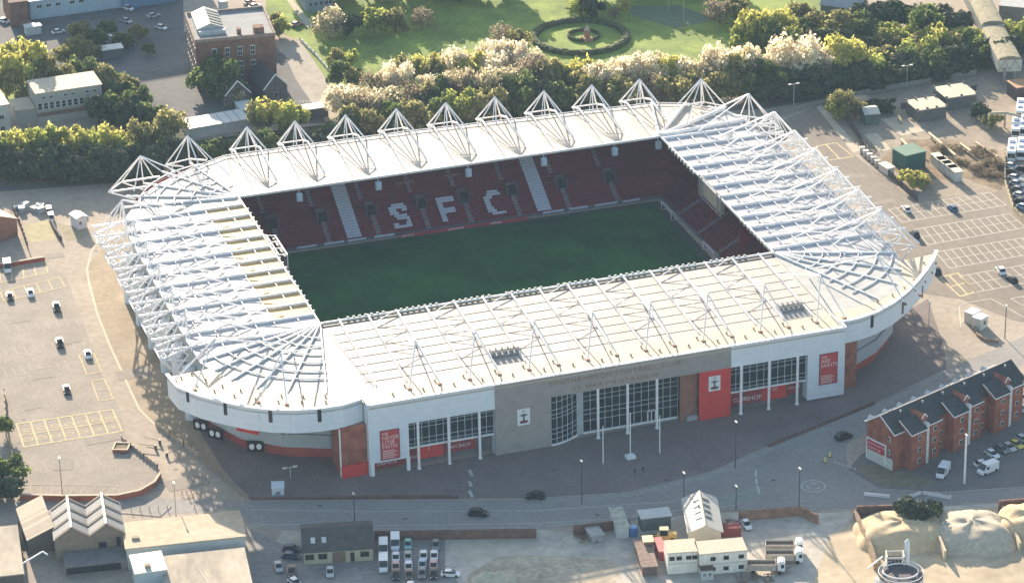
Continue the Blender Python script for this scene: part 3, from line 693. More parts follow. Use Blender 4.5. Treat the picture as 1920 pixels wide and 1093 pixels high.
# park, embankment, railway
def far_ext(P): return P
sheet('park_grass', [(565,78),(620,150),(640,230),(900,210),(1220,160),(1500,130),(1620,60),(1560,-60),(1200,-160),(700,-160),(560,0)], .01, grass)
sheet('scrub_bank', [(-200,250),(0,245),(330,240),(360,265),(600,235),(640,215),(900,180),(1240,140),(1480,120),(1640,80),(2100,20),(2100,80),(1830,130),(1640,160),(1500,190),(1240,215),(900,260),(430,330),(180,345),(-200,375)], .014, scrub)
sheet('railway_bed', [(-200,375),(180,346),(330,325),(430,330),(900,255),(1240,215),(1430,205),(1640,170),(1830,135),(2100,95),(2100,75),(1830,110),(1640,143),(1430,180),(1240,192),(330,300),(180,322),(-200,350)], .018, mat('track_ballast', (.16,.15,.14), .95, .2, 1.5))
sheet('grass_bank', [(1560,176),(1830,122),(1900,100),(1890,118),(1830,140),(1560,192),(1480,200)], .022, mat('olive_bank', (.20,.21,.11), .98, .25, .3))
sheet('top_yard', [(-200,-120),(340,-120),(345,60),(520,90),(540,110),(580,170),(612,232),(440,235),(360,262),(200,235),(190,150),(-50,120),(-200,60)], .005, darkyard)
sheet('side_road', [(525,85),(560,78),(585,105),(640,190),(655,205),(600,215),(555,150)], .014, mat('pale_road', (.36,.33,.28), .95, .1, .2, scale2=1))
sheet('green_verge', [(565,80),(575,80),(640,165),(628,172)], .02, grass)
sheet('lawn_strip', [(0,150),(60,140),(90,190),(40,205),(0,190)], .02, grass)
sheet('lawn_strip', [(500,-20),(540,-20),(600,60),(560,75),(520,60),(498,20)], .02, grass)
sheet('footpath', [(530,-10),(540,-10),(575,32),(590,50),(575,52)], .026, mat('pale_path', (.46,.42,.34), .95, .08, 1))
sheet('sports_court', [(1178,12),(1270,10),(1345,38),(1265,54),(1185,30)], .02, mat('court_green', (.12,.17,.10), .9, .1, .3))
sheet('utility_ground', [(1530,200),(1640,170),(2100,90),(2100,400),(1730,400),(1620,300)], .012, mat('gravel_lot', (.31,.26,.20), .98, .16, .12, scale2=.7))
sheet('brown_ground', [(1650,300),(1700,262),(1790,262),(1880,300),(1880,360),(1810,335),(1740,340),(1690,330)], .016, mud)
sheet('pale_gravel', [(1652,224),(1680,220),(1738,245),(1690,255)], .02, mat('pale_gravel', (.50,.44,.33), .98, .1, .4))
sheet('track_verge', [(1528,198),(1538,196),(1615,282),(1600,286)], .016, mat('pale_gravel', (.50,.44,.33)))
sheet('pale_gravel', [(1620,252),(1645,250),(1670,280),(1650,285)], .02, mat('pale_gravel', (.50,.44,.33)))
sheet('dry_grass', [(44,424),(90,412),(112,448),(55,455)], .012, mat('dry_grass', (.40,.36,.22), .98, .15, .4))
sheet('dry_grass', [(108,420),(150,425),(158,448),(125,452)], .012, mat('dry_grass2', (.30,.27,.18), .98, .15, .4))
darklot = mat('right_lot_asphalt', (.23,.20,.165), .95, .10, .06, scale2=.7, detail=8, stretch=(1,.4,1))
sheet('parking_lot', [(1450,235),(1530,200),(1600,290),(1700,365),(1740,400),(1890,352),(2100,330),(2100,640),(1900,600),(1800,560),(1730,550),(1660,440),(1560,310)], .03, darklot)
pr2 = random.Random(4); pm_ = mat('tarmac_patch', (.275,.245,.21), .95, .08, .6)
pm = MB()
for (x, y) in ((40,600),(130,640),(80,700),(60,760),(190,820),(120,870),(250,700),(290,900),(350,905),(210,470),(100,480),(1600,330),(1650,380)):
    c = G(x, y); a, b = pr2.uniform(1.5,5), pr2.uniform(1,3); pm.M = Matrix.Translation((c.x,c.y,0)) @ Matrix.Rotation(pr2.choice((0,.05,-.3)),4,'Z')
    pm.add([(-a,-b,.04),(a,-b,.04),(a,b,.04),(-a,b,.04)], [(0,1,2,3)])
struct('tarmac_patches', pm, pm_)
dm = MB(); pm_ = mat('drain_cover', (.12,.11,.10), .8, .1, 3)
for (x, y) in ((44,786),(35,830),(258,668),(268,708),(180,470),(230,850),(330,880),(600,948),(760,972),(1120,965),(1300,925),(1450,900),(860,905),(1250,900),(1040,880)):
    c = G(x, y); dm.add([(c.x-.45,c.y-.45,.03),(c.x+.45,c.y-.45,.03),(c.x+.45,c.y+.45,.03),(c.x-.45,c.y+.45,.03)], [(0,1,2,3)])
struct('drain_covers', dm, pm_)
# rails
mb = MB()
for off in (0, 5, 11, 16):
    for pair in (0, 1.6):
        for (a, b) in (((-200,356),(180,327)),((1430,186),(1640,150)),((1640,150),(1830,116)),((1830,116),(2050,82))):
            A = G(a[0],a[1]+off*.55,0); B = G(b[0],b[1]+off*.55,0); d = (B-A).normalized(); n = Vector((-d.y,d.x,0))*pair
            mb.beam((A.x+n.x,A.y+n.y,.1), (B.x+n.x,B.y+n.y,.1), .12, .14)
struct('railway_tracks', mb, mat('rail_steel', (.22,.18,.16), .5, .1, 1))
# pitch
pitch_m = mat('pitch_turf', (.012,.095,.022), .95, .25, .045, col2=(.007,.060,.022), scale2=.5, detail=6, spec=.05)
mb = MB(); mb.add([(-57.8,-39.5,.03),(57.8,-39.5,.03),(57.8,38.2,.03),(0,39.5,.03),(-57.8,40,.03)], [(0,1,2,3,4)]); struct('turf_surround', mb, mat('surround_dark', (.035,.05,.04), .9, .2, .3))
mb = MB(); mb.add([(-56,-38.5,.05),(55.5,-38.5,.05),(55.5,36.2,.05),(0,38,.05),(-56,38.6,.05)], [(0,1,2,3,4)]); struct('pitch', mb, pitch_m)
mb = MB(); lw = .09
R4 = [(-52.5,-34),(52.5,-34),(52.5,34),(-52.5,34)]
stripes(mb, R4, lw*1.2, .06, True); stripes(mb, [(0,-34),(0,34)], lw, .06)
stripes(mb, [(9.15*cos(2*pi*i/32), 9.15*sin(2*pi*i/32)) for i in range(33)], lw, .061)
for s in (-1, 1): stripes(mb, [(s*52.5,-20.2),(s*36,-20.2),(s*36,20.2),(s*52.5,20.2)], lw, .062); stripes(mb, [(s*52.5,-9.2),(s*47,-9.2),(s*47,9.2),(s*52.5,9.2)], lw, .063)
struct('pitch_markings', mb, mat('faded_pitch_line', (.07,.14,.08), .9, .1, 1))
def goal(x, y0, w, label, lean=0):
    t = thing('goal_frame', label, 'goal', (x, y0, .05))
    mb = MB()
    for y in (0, w): mb.tube((0,y,0),(0,y,2.44),.09)
    mb.tube((0,0,2.44),(0,w,2.44),.09); mb.build('goal_posts', white_steel, t)
    mb = MB()
    for y in (0, w): mb.tube((0,y,2.44),(1.4,y,1.2),.05); mb.tube((1.4,y,1.2),(1.6,y,0),.05); mb.tube((0,y,0),(1.6,y,0),.05)
    mb.tube((1.6,0,0),(1.6,w,0),.05); mb.tube((1.4,0,1.2),(1.4,w,1.2),.05); mb.build('back_support', white_steel, t)
goal(56.6, 24.6, 7.6, 'white goal frame at the far right corner of the pitch', 0)
goal(57.6, -4.2, 7.6, 'white goal frame stored beside the right end seats, nearer the camera', 0)
# ---------------------------------------------------------------- ground markings (each a sheet just above the ground)
lot = MB()
line_m = mat('faded_white_line', (.55,.53,.46), .9, .15, 1.5)
def lerp(a, b, t): return (a[0]+(b[0]-a[0])*t, a[1]+(b[1]-a[1])*t)
def bays(mb, TL, TR, BL, BR, n, mid=True, w=.28, z=.045):
    T = [Vector(G(*TL)), Vector(G(*TR))]; B = [Vector(G(*BL)), Vector(G(*BR))]
    stripes(mb, [T[0][:2], T[1][:2]], w, z); stripes(mb, [B[0][:2], B[1][:2]], w, z)
    if mid: stripes(mb, [((T[0]+B[0])/2)[:2], ((T[1]+B[1])/2)[:2]], w*.8, z)
    for i in range(n+1):
        stripes(mb, [T[0].lerp(T[1], i/n)[:2], B[0].lerp(B[1], i/n)[:2]], w*.8, z+.003)
bays(lot, (1666,393),(1855,361),(1692,417),(1887,385), 13)
bays(lot, (1717,430),(1893,401),(1740,459),(1922,427), 12)
bays(lot, (1755,473),(1930,444),(1780,503),(1960,472), 12)
bays(lot, (1799,518),(1960,490),(1829,548),(1996,518), 10)
bays(lot, (1895,560),(1960,548),(1916,572),(1980,562), 3, False)
bays(lot, (1935,392),(2000,380),(1960,412),(2030,400), 4)
stripes(lot, [G(x,y)[:2] for x, y in ((1798,575),(1812,568),(1858,560),(1880,572),(1918,594))], .25, .045)
stripes(lot, [G(x,y)[:2] for x, y in ((1798,575),(1802,612))], .25, .045)
struct('parking_lines', lot, line_m)
lot = MB(); 
bays(lot, (37,908),(222,910),(38,928),(205,928), 9, False, .3)
for i in range(9):
    a = (4+i*16, 520+i*.5); 
for r_, (y0, x0, x1) in enumerate(((610,10,140),(650,25,150),(690,5,120),(870,40,180))):
    for i in range(8):
        x = x0+(x1-x0)*i/7; stripes(lot, [G(x,y0-i*2)[:2], G(x+9,y0+14-i*2)[:2]], .18, .02)
stripes(lot, [G(x,y)[:2] for x, y in ((222,658),(280,648))], .5, .02)
struct('parking_lines', lot, mat('faint_line', (.39,.35,.29), .9, .2, 1.5))
yel = MB()
bays(yel, (31,795),(211,768),(45,838),(229,808), 7, True, .5)
bays(yel, (172,715),(196,711),(185,752),(212,748), 1, True, .35)
bays(yel, (148,666),(176,662),(163,702),(190,697), 1, True, .35)
bays(yel, (0,508),(84,490),(0,530),(90,512), 4, False, .4)
bays(yel, (0,548),(112,520),(8,565),(122,538), 5, False, .35)
for i in range(7):
    for j in range(2): c = G(53+i*25.5, 806-i*3.8+j*18); stripes(yel, [(c.x-1,c.y-.6),(c.x+1,c.y-.6),(c.x+1,c.y+.6),(c.x-1,c.y+.6)], .25, .02, True)
bays(yel, (1530,275),(1568,268),(1548,302),(1600,294), 2, False, .45)
bays(yel, (1762,520),(1796,512),(1800,556),(1828,548), 2, True, .6)
for a, b in (((1618,452),(1650,478)),((1650,448),(1662,470)),((1560,415),(1590,440))): stripes(yel, [G(*a)[:2], G(*b)[:2]], 1.2, .045)
struct('yellow_bay_markings', yel, mat('faded_yellow_line', (.55,.46,.25), .9, .2, 1))
rl = MB()
for pts in ([(470,955),(700,958),(1000,957),(1200,944),(1270,940)],[(470,982),(700,985),(1000,981),(1150,972),(1270,956),(1380,947)]): stripes(rl, [G(x,y)[:2] for x, y in pts], .18, .022)
for a, b in (((1417,880),(1417,893)),((1418,896),(1419,907)),((1420,910),(1424,925))): stripes(rl, [G(*a)[:2], G(*b)[:2]], .5, .022)
for i in range(6): a = (1563+i*7.6, 865+i*2.6); stripes(rl, [G(*a)[:2], G(a[0]+4.5, a[1]+1.6)[:2]], .5, .022)
c = G(1525,911); stripes(rl, [(c.x+2.7*cos(2*pi*i/24), c.y+2.7*sin(2*pi*i/24)) for i in range(25)], .3, .022)
for k in range(3):
    an = k*2*pi/3+.4; stripes(rl, [(c.x+1.4*cos(an+j*.25), c.y+1.4*sin(an+j*.25)) for j in range(6)], .35, .025)
for i in range(12): a = (561+i*6.2,191-i*.3); stripes(rl, [G(*a)[:2], G(a[0]+3, a[1]-.2)[:2]], .7, .03)
for a, b in (((880,880),(885,892)),((880,902),(884,912)),((880,919),(886,932))): stripes(rl, [G(*a)[:2], G(*b)[:2]], .7, .022)
struct('road_markings', rl, mat('road_white', (.46,.46,.43), .9, .2, 2))
cy = MB(); stripes(cy, [G(x,y)[:2] for x, y in ((190,440),(172,470),(163,505),(167,530),(183,590),(205,645),(240,722),(262,768),(292,797))], .55, .03)
struct('pale_kerb_line', cy, kerb_m)
for pts, w in (([(0,962),(235,962),(300,968),(320,950)], .3),([(1180,923),(1330,886),(1420,846),(1500,813),(1640,757),(1772,697)], .3),([(470,938),(850,938),(1000,936),(1180,925)], .25),([(1650,918),(1760,926),(1990,908)], .3),([(1000,992),(1270,964),(1380,955),(1530,958)], .3)):
    mb = MB(); P = [G(x,y) for x, y in pts]
    for a, b in zip(P[:-1], P[1:]): mb.beam((a.x,a.y,.06), (b.x,b.y,.06), w, .13)
    struct('kerb', mb, mat('kerb_grey', (.32,.31,.29), .9, .1, 1))
# pavements beside the road
sheet('pavement', [(470,986),(700,996),(1000,992),(1270,968),(1270,962),(1000,985),(700,989),(530,988),(470,979)], .012, mat('pavement_grey', (.30,.29,.27), .95, .1, .5, scale2=2))
sheet('pavement', [(1330,885),(1420,845),(1500,812),(1640,757),(1760,698),(1790,690),(1640,775),(1500,822),(1420,858),(1330,897),(1180,930),(1000,941),(1000,934),(1180,923)], .012, mat('pavement_grey', (.30,.29,.27)))
sheet('terrace_court', [(1590,880),(1608,858),(1628,842),(1760,772),(1920,700),(2100,640),(2100,900),(1760,922),(1650,915)], .013, mat('court_shaded_asphalt', (.17,.16,.155), .95, .12, .15, scale2=1))  # dark sheet: shade around the terrace put into the ground colour
sheet('island', [(1322,940),(1400,918),(1425,905),(1432,928),(1400,938),(1350,946)], .02, mat('island_green', (.24,.27,.24), .95, .15, .5))
sheet('verge', [(1625,870),(1700,885),(1760,905),(1720,916),(1660,910),(1625,895),(1605,875)], .025, mat('verge_olive', (.19,.17,.12), .98, .2, .5))
# ================================================================ world, sun
w = bpy.data.worlds.new("World"); S.world = w; w.use_nodes = True
nt = w.node_tree; bg = nt.nodes['Background']; sky = nt.nodes.new('ShaderNodeTexSky'); sky.sky_type = 'NISHITA'; sky.sun_disc = False
SUN_EL, SUN_AZ = radians(17), radians(88)      # azimuth: mathematical angle of the direction towards the sun
sky.sun_elevation = SUN_EL; sky.sun_rotation = pi/2-SUN_AZ; sky.air_density = 1.2; sky.dust_density = 1.5
nt.links.new(sky.outputs[0], bg.inputs[0]); bg.inputs[1].default_value = .09
sl = bpy.data.lights.new('sun', 'SUN'); sl.energy = 5.0; sl.angle = radians(.5); sl.color = (1,.83,.65)
so = bpy.data.objects.new('sun', sl); COL.objects.link(so)
so.rotation_euler = Vector((cos(SUN_AZ)*cos(SUN_EL), sin(SUN_AZ)*cos(SUN_EL), sin(SUN_EL))).to_track_quat('Z', 'Y').to_euler()
S.view_settings.view_transform = 'Standard'; S.view_settings.look = 'None'; S.view_settings.exposure = 1.6; S.view_settings.gamma = 1
# ================================================================ vehicles
def paint(name, c): return mat('paint_'+name, c, .35, .03, 1, spec=.5)
PAINT = {'white': (.75,.77,.78), 'black': (.015,.016,.02), 'grey': (.16,.17,.18), 'silver': (.42,.44,.46), 'blue': (.05,.12,.30), 'navy': (.04,.06,.13), 'red': (.45,.04,.04), 'yellow': (.65,.50,.08), 'pale_blue': (.35,.50,.62), 'brown': (.12,.08,.06), 'pink': (.60,.35,.33), 'green': (.20,.42,.38)}
tyre = mat('tyre_rubber', (.02,.02,.02), .9, .1, 2); wglass = mat('car_glass', (.015,.02,.025), .1, .2, 1, spec=.6)
lampm = mat('headlamp', (.7,.7,.66), .3, .05, 2)
def loft(mb, secs):
    """sections along x: (x, half width, z0, z1)"""
    n = len(secs)
    for x, hw, z0, z1 in secs: 
        mb.v += [(x,-hw,z0),(x,hw,z0),(x,hw,z1),(x,-hw,z1)]
    o = len(mb.v)-4*n
    for i in range(n-1):
        a = o+4*i; b = a+4
        fs = [(a,a+1,b+1,b),(a+1,a+2,b+2,b+1),(a+2,a+3,b+3,b+2),(a+3,a,b,b+3)]
        mb.f += fs; mb.mi += [mb.cur]*4
    mb.f += [(o,o+3,o+2,o+1),(o+4*n-4,o+4*n-3,o+4*n-2,o+4*n-1)]; mb.mi += [mb.cur]*2
PROTO = {}
def vehicle_proto(kind, colour):
    key = (kind, colour)
    if key in PROTO: return None
    t = thing({'car':'car','van':'van','suv':'car','truck':'lorry','coach':'coach'}[kind], '', {'car':'car','van':'van','suv':'car','truck':'lorry','coach':'coach'}[kind])
    pm = paint(colour, PAINT[colour]); mb = MB(); cb = MB()
    if kind in ('car', 'suv'):
        L, W, H = (4.3,.86,1.45) if kind == 'car' else (4.6,.94,1.75)
        k = H/1.45
        loft(mb, [(-L/2,W*.8,.35,.62*k),(-L/2+.15,W*.95,.22,.82*k),(-L/2+.9,W,.2,.92*k),(.7,W,.2,.92*k),(L/2-.7,W*.97,.2,.78*k),(L/2-.12,W*.85,.25,.62*k),(L/2,W*.7,.35,.5*k)])
        mb.build('body', pm, t)
        loft(cb, [(-L/2+.35,W*.72,.86*k,.9*k),(-L/2+.85,W*.80,.9*k,1.36*k),(-.1,W*.80,.9*k,1.42*k),(.35,W*.78,.9*k,1.36*k),(1.15,W*.76,.86*k,.9*k)]); cb.build('windows', wglass, t)
        rb = MB(); loft(rb, [(-L/2+.95,W*.74,1.35*k,1.40*k),(-.2,W*.76,1.41*k,1.47*k),(.25,W*.72,1.35*k,1.41*k)]); rb.build('roof', pm, t)
        wx, wr, wy = L/2-.85, .32, W
    elif kind == 'van':
        L, W = 5.4, 1.0
        loft(mb, [(-L/2,W*.95,.35,2.2),(-L/2+.1,W,.28,2.4),(.9,W,.28,2.42),(1.5,W*.97,.28,2.2),(2.05,W*.95,.28,1.25),(2.55,W*.9,.3,1.0),(L/2,W*.8,.35,.75)]); mb.build('body', pm, t)
        loft(cb, [(1.15,W*.9,1.45,2.36),(1.55,W*.92,1.35,2.22),(2.08,W*.9,1.22,1.28)]); 
        cb.box(.5,1.3,-W-.015,W+.015,1.35,2.0); cb.build('windows', wglass, t); wx, wr, wy = L/2-.95, .36, W
    elif kind == 'truck':
        L, W = 8.2, 1.22
        mb.box(2.5,4.1,-W,W,.6,2.9); mb.box(2.7,3.7,-W*.9,W*.9,2.9,3.2); mb.build('cab', pm, t)
        cb.box(4.1,4.14,-W*.9,W*.9,1.6,2.6); cb.box(3.2,3.9,-W-.02,W+.02,1.6,2.5); cb.build('windows', wglass, t)
        b = MB(); b.box(-4.1,2.2,-W,W,.9,1.1); b.box(-4.1,2.2,-W,-W+.1,1.1,2.4); b.box(-4.1,2.2,W-.1,W,1.1,2.4); b.box(-4.1,-4.0,-W,W,1.1,2.4); b.box(2.1,2.2,-W,W,1.1,2.6)
        b.build('tipper_body', mat('tipper_grey', (.42,.38,.32), .7, .15, 1), t)
        b = MB(); b.box(-3.9,2.0,-W+.15,W-.15,1.1,2.0); b.build('aggregate_load', mat('dark_gravel', (.16,.13,.11), .95, .3, 2, bump=.3), t); wx, wr, wy = 2.9, .5, W
    else:
        L, W = 11.5, 1.27
        loft(mb, [(-L/2,W*.95,.5,3.0),(-L/2+.2,W,.35,3.3),(L/2-.6,W,.35,3.3),(L/2,W*.93,.4,2.9)]); mb.build('body', pm, t)
        cb.box(-L/2+.4,L/2-1.2,-W-.02,W+.02,1.5,2.6); cb.box(L/2-.12,L/2+.03,-W*.85,W*.85,1.4,2.8); cb.box(-L/2-.02,-L/2+.1,-W*.8,W*.8,1.6,2.7); cb.build('windows', wglass, t)
        b = MB(); b.box(-3.2,-1.2,-.8,.8,3.3,3.5); b.box(1.5,3,-.7,.7,3.3,3.48); b.build('roof_unit', mat('blue_roof_panel', (.10,.16,.30), .4, .1, 1), t); wx, wr, wy = 3.6, .48, W
    for sx in (-1,1):
        for sy in (-1,1):
            b = MB(); b.tube((sx*wx,sy*(wy-.16),wr),(sx*wx,sy*(wy+.03),wr),wr,n=10); b.build('wheel', tyre, t)
    for sy in (-1,1):
        b = MB(); x = {'car':2.02,'suv':2.18,'van':2.62,'truck':4.14,'coach':5.76}[kind]; z = {'car':.62,'suv':.74,'van':.72,'truck':.9,'coach':.8}[kind]
        b.box(x-.08,x+.04,sy*wy*.72-.16,sy*wy*.72+.16,z-.1,z+.08); b.build('headlight', lampm, t)
    regkids(t); PROTO[key] = t; return t
def hdg(px, py, dx, dy):
    a = G(px, py); b = G(px+dx, py+dy); return atan2(b.y-a.y, b.x-a.x)
def veh(kind, colour, px, py, dx, dy, label, group=None, sc=1.0):
    new = vehicle_proto(kind, colour); p = G(px, py, .5); loc = (p.x, p.y, .03); rz = hdg(px, py, dx, dy)
    if new:
        o = new; o.location = loc; o.rotation_euler = (0,0,rz); o['label'] = label
        if group: o['group'] = group
    else:
        o = dup(PROTO[(kind, colour)], loc, rz, label, group)
        if not group and 'group' in o: del o['group']
    if sc != 1: o.scale = (sc, sc, sc)
    return o
g1 = 'vehicles parked in the left car park'
veh('van','white',42,442+0,2,12,'white van by the low wall at the top of the left car park',g1) if False else None
veh('van','white',14,503,2,14,'white van standing by the low wall at the left edge',g1)
veh('car','black',18,556,2,10,'black car left of the white hatchback near the left edge',g1)
veh('car','white',57,550,3,10,'white hatchback beside the black car near the left edge',g1)
veh('suv','black',106,577,3,12,'dark car with pale bonnet, upper of the single cars in the left car park',g1)
veh('suv','black',112,644,3,12,'black car alone in the middle of the left car park',g1)
veh('car','white',165,665,3,12,'white car in the small yellow marked bay',g1)
veh('car','black',125,731,3,12,'black car just above the long row of yellow bays',g1)
g2 = 'cars in the right car park'
veh('car','white',1699,392,-10,-12,'white car with dark roof in the top row of the right car park',g2)
veh('car','blue',1786,391,-10,-8,'blue car in the top row of the right car park',g2)
veh('suv','black',1715,440,-10,-12,'black car next to the outer roof girder, second row of bays',g2)
veh('suv','black',1755,508,-8,-10,'black car half hidden behind the end of the white fascia',g2)
veh('suv','white',1876,508,-10,-12,'large white car right of the yellow hatched bays',g2)
veh('car','black',1898,524,-9,-8,'black car touching the rear of the large white car',g2)
g3 = 'cars driving on the road'
veh('suv','black',1003,930,-12,0,'black car on the road below the main entrance',g3)
veh('suv','black',897,962,12,.5,'black car on the road, nearer the works yard',g3)
veh('suv','black',1582,818,12,-4,'dark car on the road beside the brick terrace end',g3)
g4 = 'vehicles in the parking yard by the dark-roofed shed'
L_ = [('van','white',719,1030,0,8,'white van at the head of the first column'),('van','white',719,1060,0,8,'longer white van at the foot of the first column'),
 ('van','white',741,1020,0,8,'white van at the head of the second column against the wall'),('car','white',742,1045,0,8,'white car behind the van of the second column'),('car','pink',742,1062,0,8,'pinkish car in the second column'),('car','black',742,1077,0,8,'dark car at the foot of the second column'),
 ('car','green',765,1020,0,8,'pale green car at the head of the third column'),('car','silver',765,1043,0,8,'silver car in the third column'),('car','white',766,1062,0,8,'small white car low in the third column'),('car','brown',767,1077,0,8,'brown car at the foot of the third column'),
 ('car','white',794,1042,0,8,'white car at the head of the fourth column'),('car','pale_blue',792,1058,0,8,'pale blue car in the fourth column'),('car','grey',791,1074,0,8,'grey car at the foot of the fourth column'),
 ('car','grey',817,1021,0,8,'grey car at the head of the fifth column by the wall'),('car','white',814,1042,0,8,'white car in the fifth column'),('car','pink',813,1060,0,8,'pink car in the fifth column'),('car','black',813,1075,0,8,'black car at the foot of the fifth column')]
for k, c, x, y, dx, dy, l in L_: veh(k, c, x, y, dx, dy, l, g4)
veh('car','white',845,1075,14,.5,'white car parked sideways right of the car columns',g4)
veh('car','navy',547,1028,12,1,'dark blue car behind its twin left of the shed, farther one',g4)
veh('car','navy',546,1042,12,1,'dark blue car left of the shed, nearer one',g4)
veh('car','silver',522,1062,3,10,'silver car at an angle near the left of the parking yard',g4)
veh('suv','brown',547,1072,0,9,'brown car at the left of the parking yard',g4)
veh('car','white',553,1092,8,6,'white car cut by the bottom edge of the photo',g4)
veh('car','silver',619,1072,0,9,'small silver car in front of the dark-roofed shed',g4)
veh('car','white',774,1098,12,0,'white car lying sideways at the bottom edge below the columns',g4)
g5 = 'vehicles beside the brick terrace'
veh('van','white',1768,886,-6,9,'white van in the terrace car park, left one',g5)
veh('van','white',1852,881,-12,5,'white van in the terrace car park, right one',g5)
veh('car','white',1843,869,12,-2,'white car behind the right white van',g5)
veh('car','white',1860,851,9,5,'white car nearest the terrace hedge',g5)
veh('car','grey',1878,842,9,5,'grey car next in line along the terrace',g5)
veh('car','silver',1891,838,9,5,'silver car beside the yellow one',g5)
veh('car','yellow',1905,833,9,5,'yellow car in the terrace car park',g5)
veh('car','silver',1917,823,9,5,'pale car at the right edge above the yellow one',g5)
veh('car','silver',1913,765,4,8,'pale car at the right edge behind the terrace',g5)
veh('car','white',1399,983,6,9,'white car in the works yard beside the red container')
g6 = 'coaches and vans in the depot'
for i, (x, y) in enumerate(((1897,288),(1915,286),(1905,246),(1921,243),(1913,212),(1931,206))):
    veh('coach','white',x,y,-1,9,'white and blue coach, %s in the depot at the right edge'%['lower left','lower right','middle left','middle right','upper left','upper right'][i],g6,sc=.95)
cs = ['white','black','white','silver','grey','white','black','pale_blue']
for i in range(8):
    veh('car',cs[i],1897+i*3.2,312+i*11,12,3,'%s car, %s from the top of the row at the right edge'%(cs[i].replace('_',' '),ORD[i]),'cars lined up at the right edge')
veh('car','black',1919,318,12,3,'black car right of the row by the coaches')
g7 = 'tipper lorries in the works yard'
veh('truck','white',1470,1031,12,0,'white tipper lorry, farthest of three in the works yard',g7)
veh('truck','white',1470,1049,12,0,'white tipper lorry, middle of three in the works yard',g7)
veh('truck','white',1436,1068,12,0,'white tipper lorry, nearest of three in the works yard',g7)
g8 = 'cars at the top by the lawn'
for i, (x, y) in enumerate(((468,5),(478,12),(486,21))): veh('car','white' if i else 'pink',x,y,12,-3,'pale car, %s of three by the top lawn'%ORD[i],g8)
veh('car','pink',556,46,12,-3,'pinkish white car alone on the path by the park',g8)
for i, (x, y, c) in enumerate(((240,16,'white'),(288,30,'silver'),(302,52,'white'),(205,78,'silver'),(215,76,'white'),(240,85,'grey'),(237,40,'silver'),(110,60,'white'),(8,40,'white'))):
    veh('van' if i in (3,) else 'car',c,x,y,10,-2 if i%2 else 3,'%s vehicle in the hazy yard, %s of those scattered there'%(c,ORD[i]),'vehicles in the far yard')
# ================================================================ buildings
def bt(name, label, cat, pl, pr, z=0, group=None):
    o, L, a = foot(pl, pr, z); t = thing(name, label, cat, o, a, group); return t, L
def windows(t, m, xs, zs_, w, h, y=-.04, frame=None, axis='x', name='window'):
    for z in zs_:
        for x in xs:
            f = MB()
            if axis == 'x': f.box(x-w/2-.08, x+w/2+.08, y-.06, y+.1, z-.08, z+h+.08)
            else: f.box(y-.06, y+.1, x-w/2-.08, x+w/2+.08, z-.08, z+h+.08)
            o = f.build(name, frame or white_paint, t); g = MB()
            if axis == 'x': g.box(x-w/2, x-.04, y-.09, y-.061, z, z+h); g.box(x+.04, x+w/2, y-.09, y-.061, z, z+h)
            else: g.box(y-.09, y-.061, x-w/2, x-.04, z, z+h); g.box(y-.09, y-.061, x+.04, x+w/2, z, z+h)
            g.build('pane', glass, o)
# --- brick terrace
t = thing('brick_terrace', 'long red brick terrace with dark slate roof and red sign on its end wall', 'terrace', (53.9,-127.4,0), radians(21.3))
L, D, HE, HR = 43.5, 9.0, 9.5, 12.6
tb = brickmat('terrace_brick', (.36,.10,.065), (.28,.08,.055), (.28,.17,.13), .9); slate = mat('dark_slate', (.05,.055,.06), .7, .3, 1.2, scale2=3)
mb = MB(); mb.gable(0, L, 0, D, 0, HE, HR); mb.build('wall', tb, t)
rf = MB(); rf.roof2(0, L, 0, D, HE, HR, 'x', .3); rf = rf.build('roof', slate, t)
for i in range(3):
    x = 3.0+14*i
    for xa, wd, pr, ze, zr in ((x,4.8,2.6,9.3,11.5),(x+6.5,4.1,1.5,9.3,10.9)):
        yr_ = 1.3 if pr > 2 else .9
        mb = MB(); mb.gable(xa, xa+wd, -pr, 2*yr_+pr, 0, ze, zr, 'x'); mb.build('wing', tb, t)
        mb = MB(); mb.roof2(xa, xa+wd, -pr, 2*yr_+pr, ze, zr, 'x', .25); mb.build('wing_roof', slate, t)
        e = MB(); e.beam((xa-.3,-pr-.3,ze-.02),(xa-.3,yr_,zr+.22),.12,.22); e.beam((xa-.25,-pr-.32,ze),(xa+wd+.25,-pr-.32,ze),.14,.2); e.build('verge_board', white_paint, t)
        windows(t, None, [xa+wd*.55], [1.3,4.2,7.2], .95, 1.05, -pr-.04)
    windows(t, None, [x+12.4], [1.3,4.2,7.2], .9, 1.0, -.04)
    mb = MB(); mb.gable(x+4.9, x+6.4, -1.0, 4, HE-.5, 11.4, 12.3, 'y'); dg_ = mb.build('gable_dormer', tb, t)
    e = MB(); e.beam((x+4.7,-1.1,11.3),(x+5.65,-1.1,12.45),.14,.2); e.beam((x+6.6,-1.1,11.3),(x+5.65,-1.1,12.45),.14,.2); e.build('dormer_verge', white_paint, dg_)
    mb = MB(); mb.box(x+5.2,x+6.0,-2.4,-1.05,0,10.4); mb.build('white_stair_box', mat('pale_box', (.60,.62,.62), .7, .06, 1), t)
    for q in (2.2,9.5): mb = MB(); mb.box(x+q,x+q+.35,3.4,3.8,HR-.6,HR+.1); mb.build('roof_vent', mat('vent_pale', (.4,.42,.42), .7, .1, 1), t)
e = MB()
e.beam((-.36,-.35,HE-.1),(-.36,D/2,HR+.22),.14,.25); e.beam((-.36,D+.35,HE-.1),(-.36,D/2,HR+.22),.14,.25); e.beam((-.3,D+.4,HE),(L,D+.4,HE),.2,.2); e.beam((-.3,-.33,HE-.06),(3,-.33,HE-.06),.14,.2); e.build('verge_board', white_paint, t)
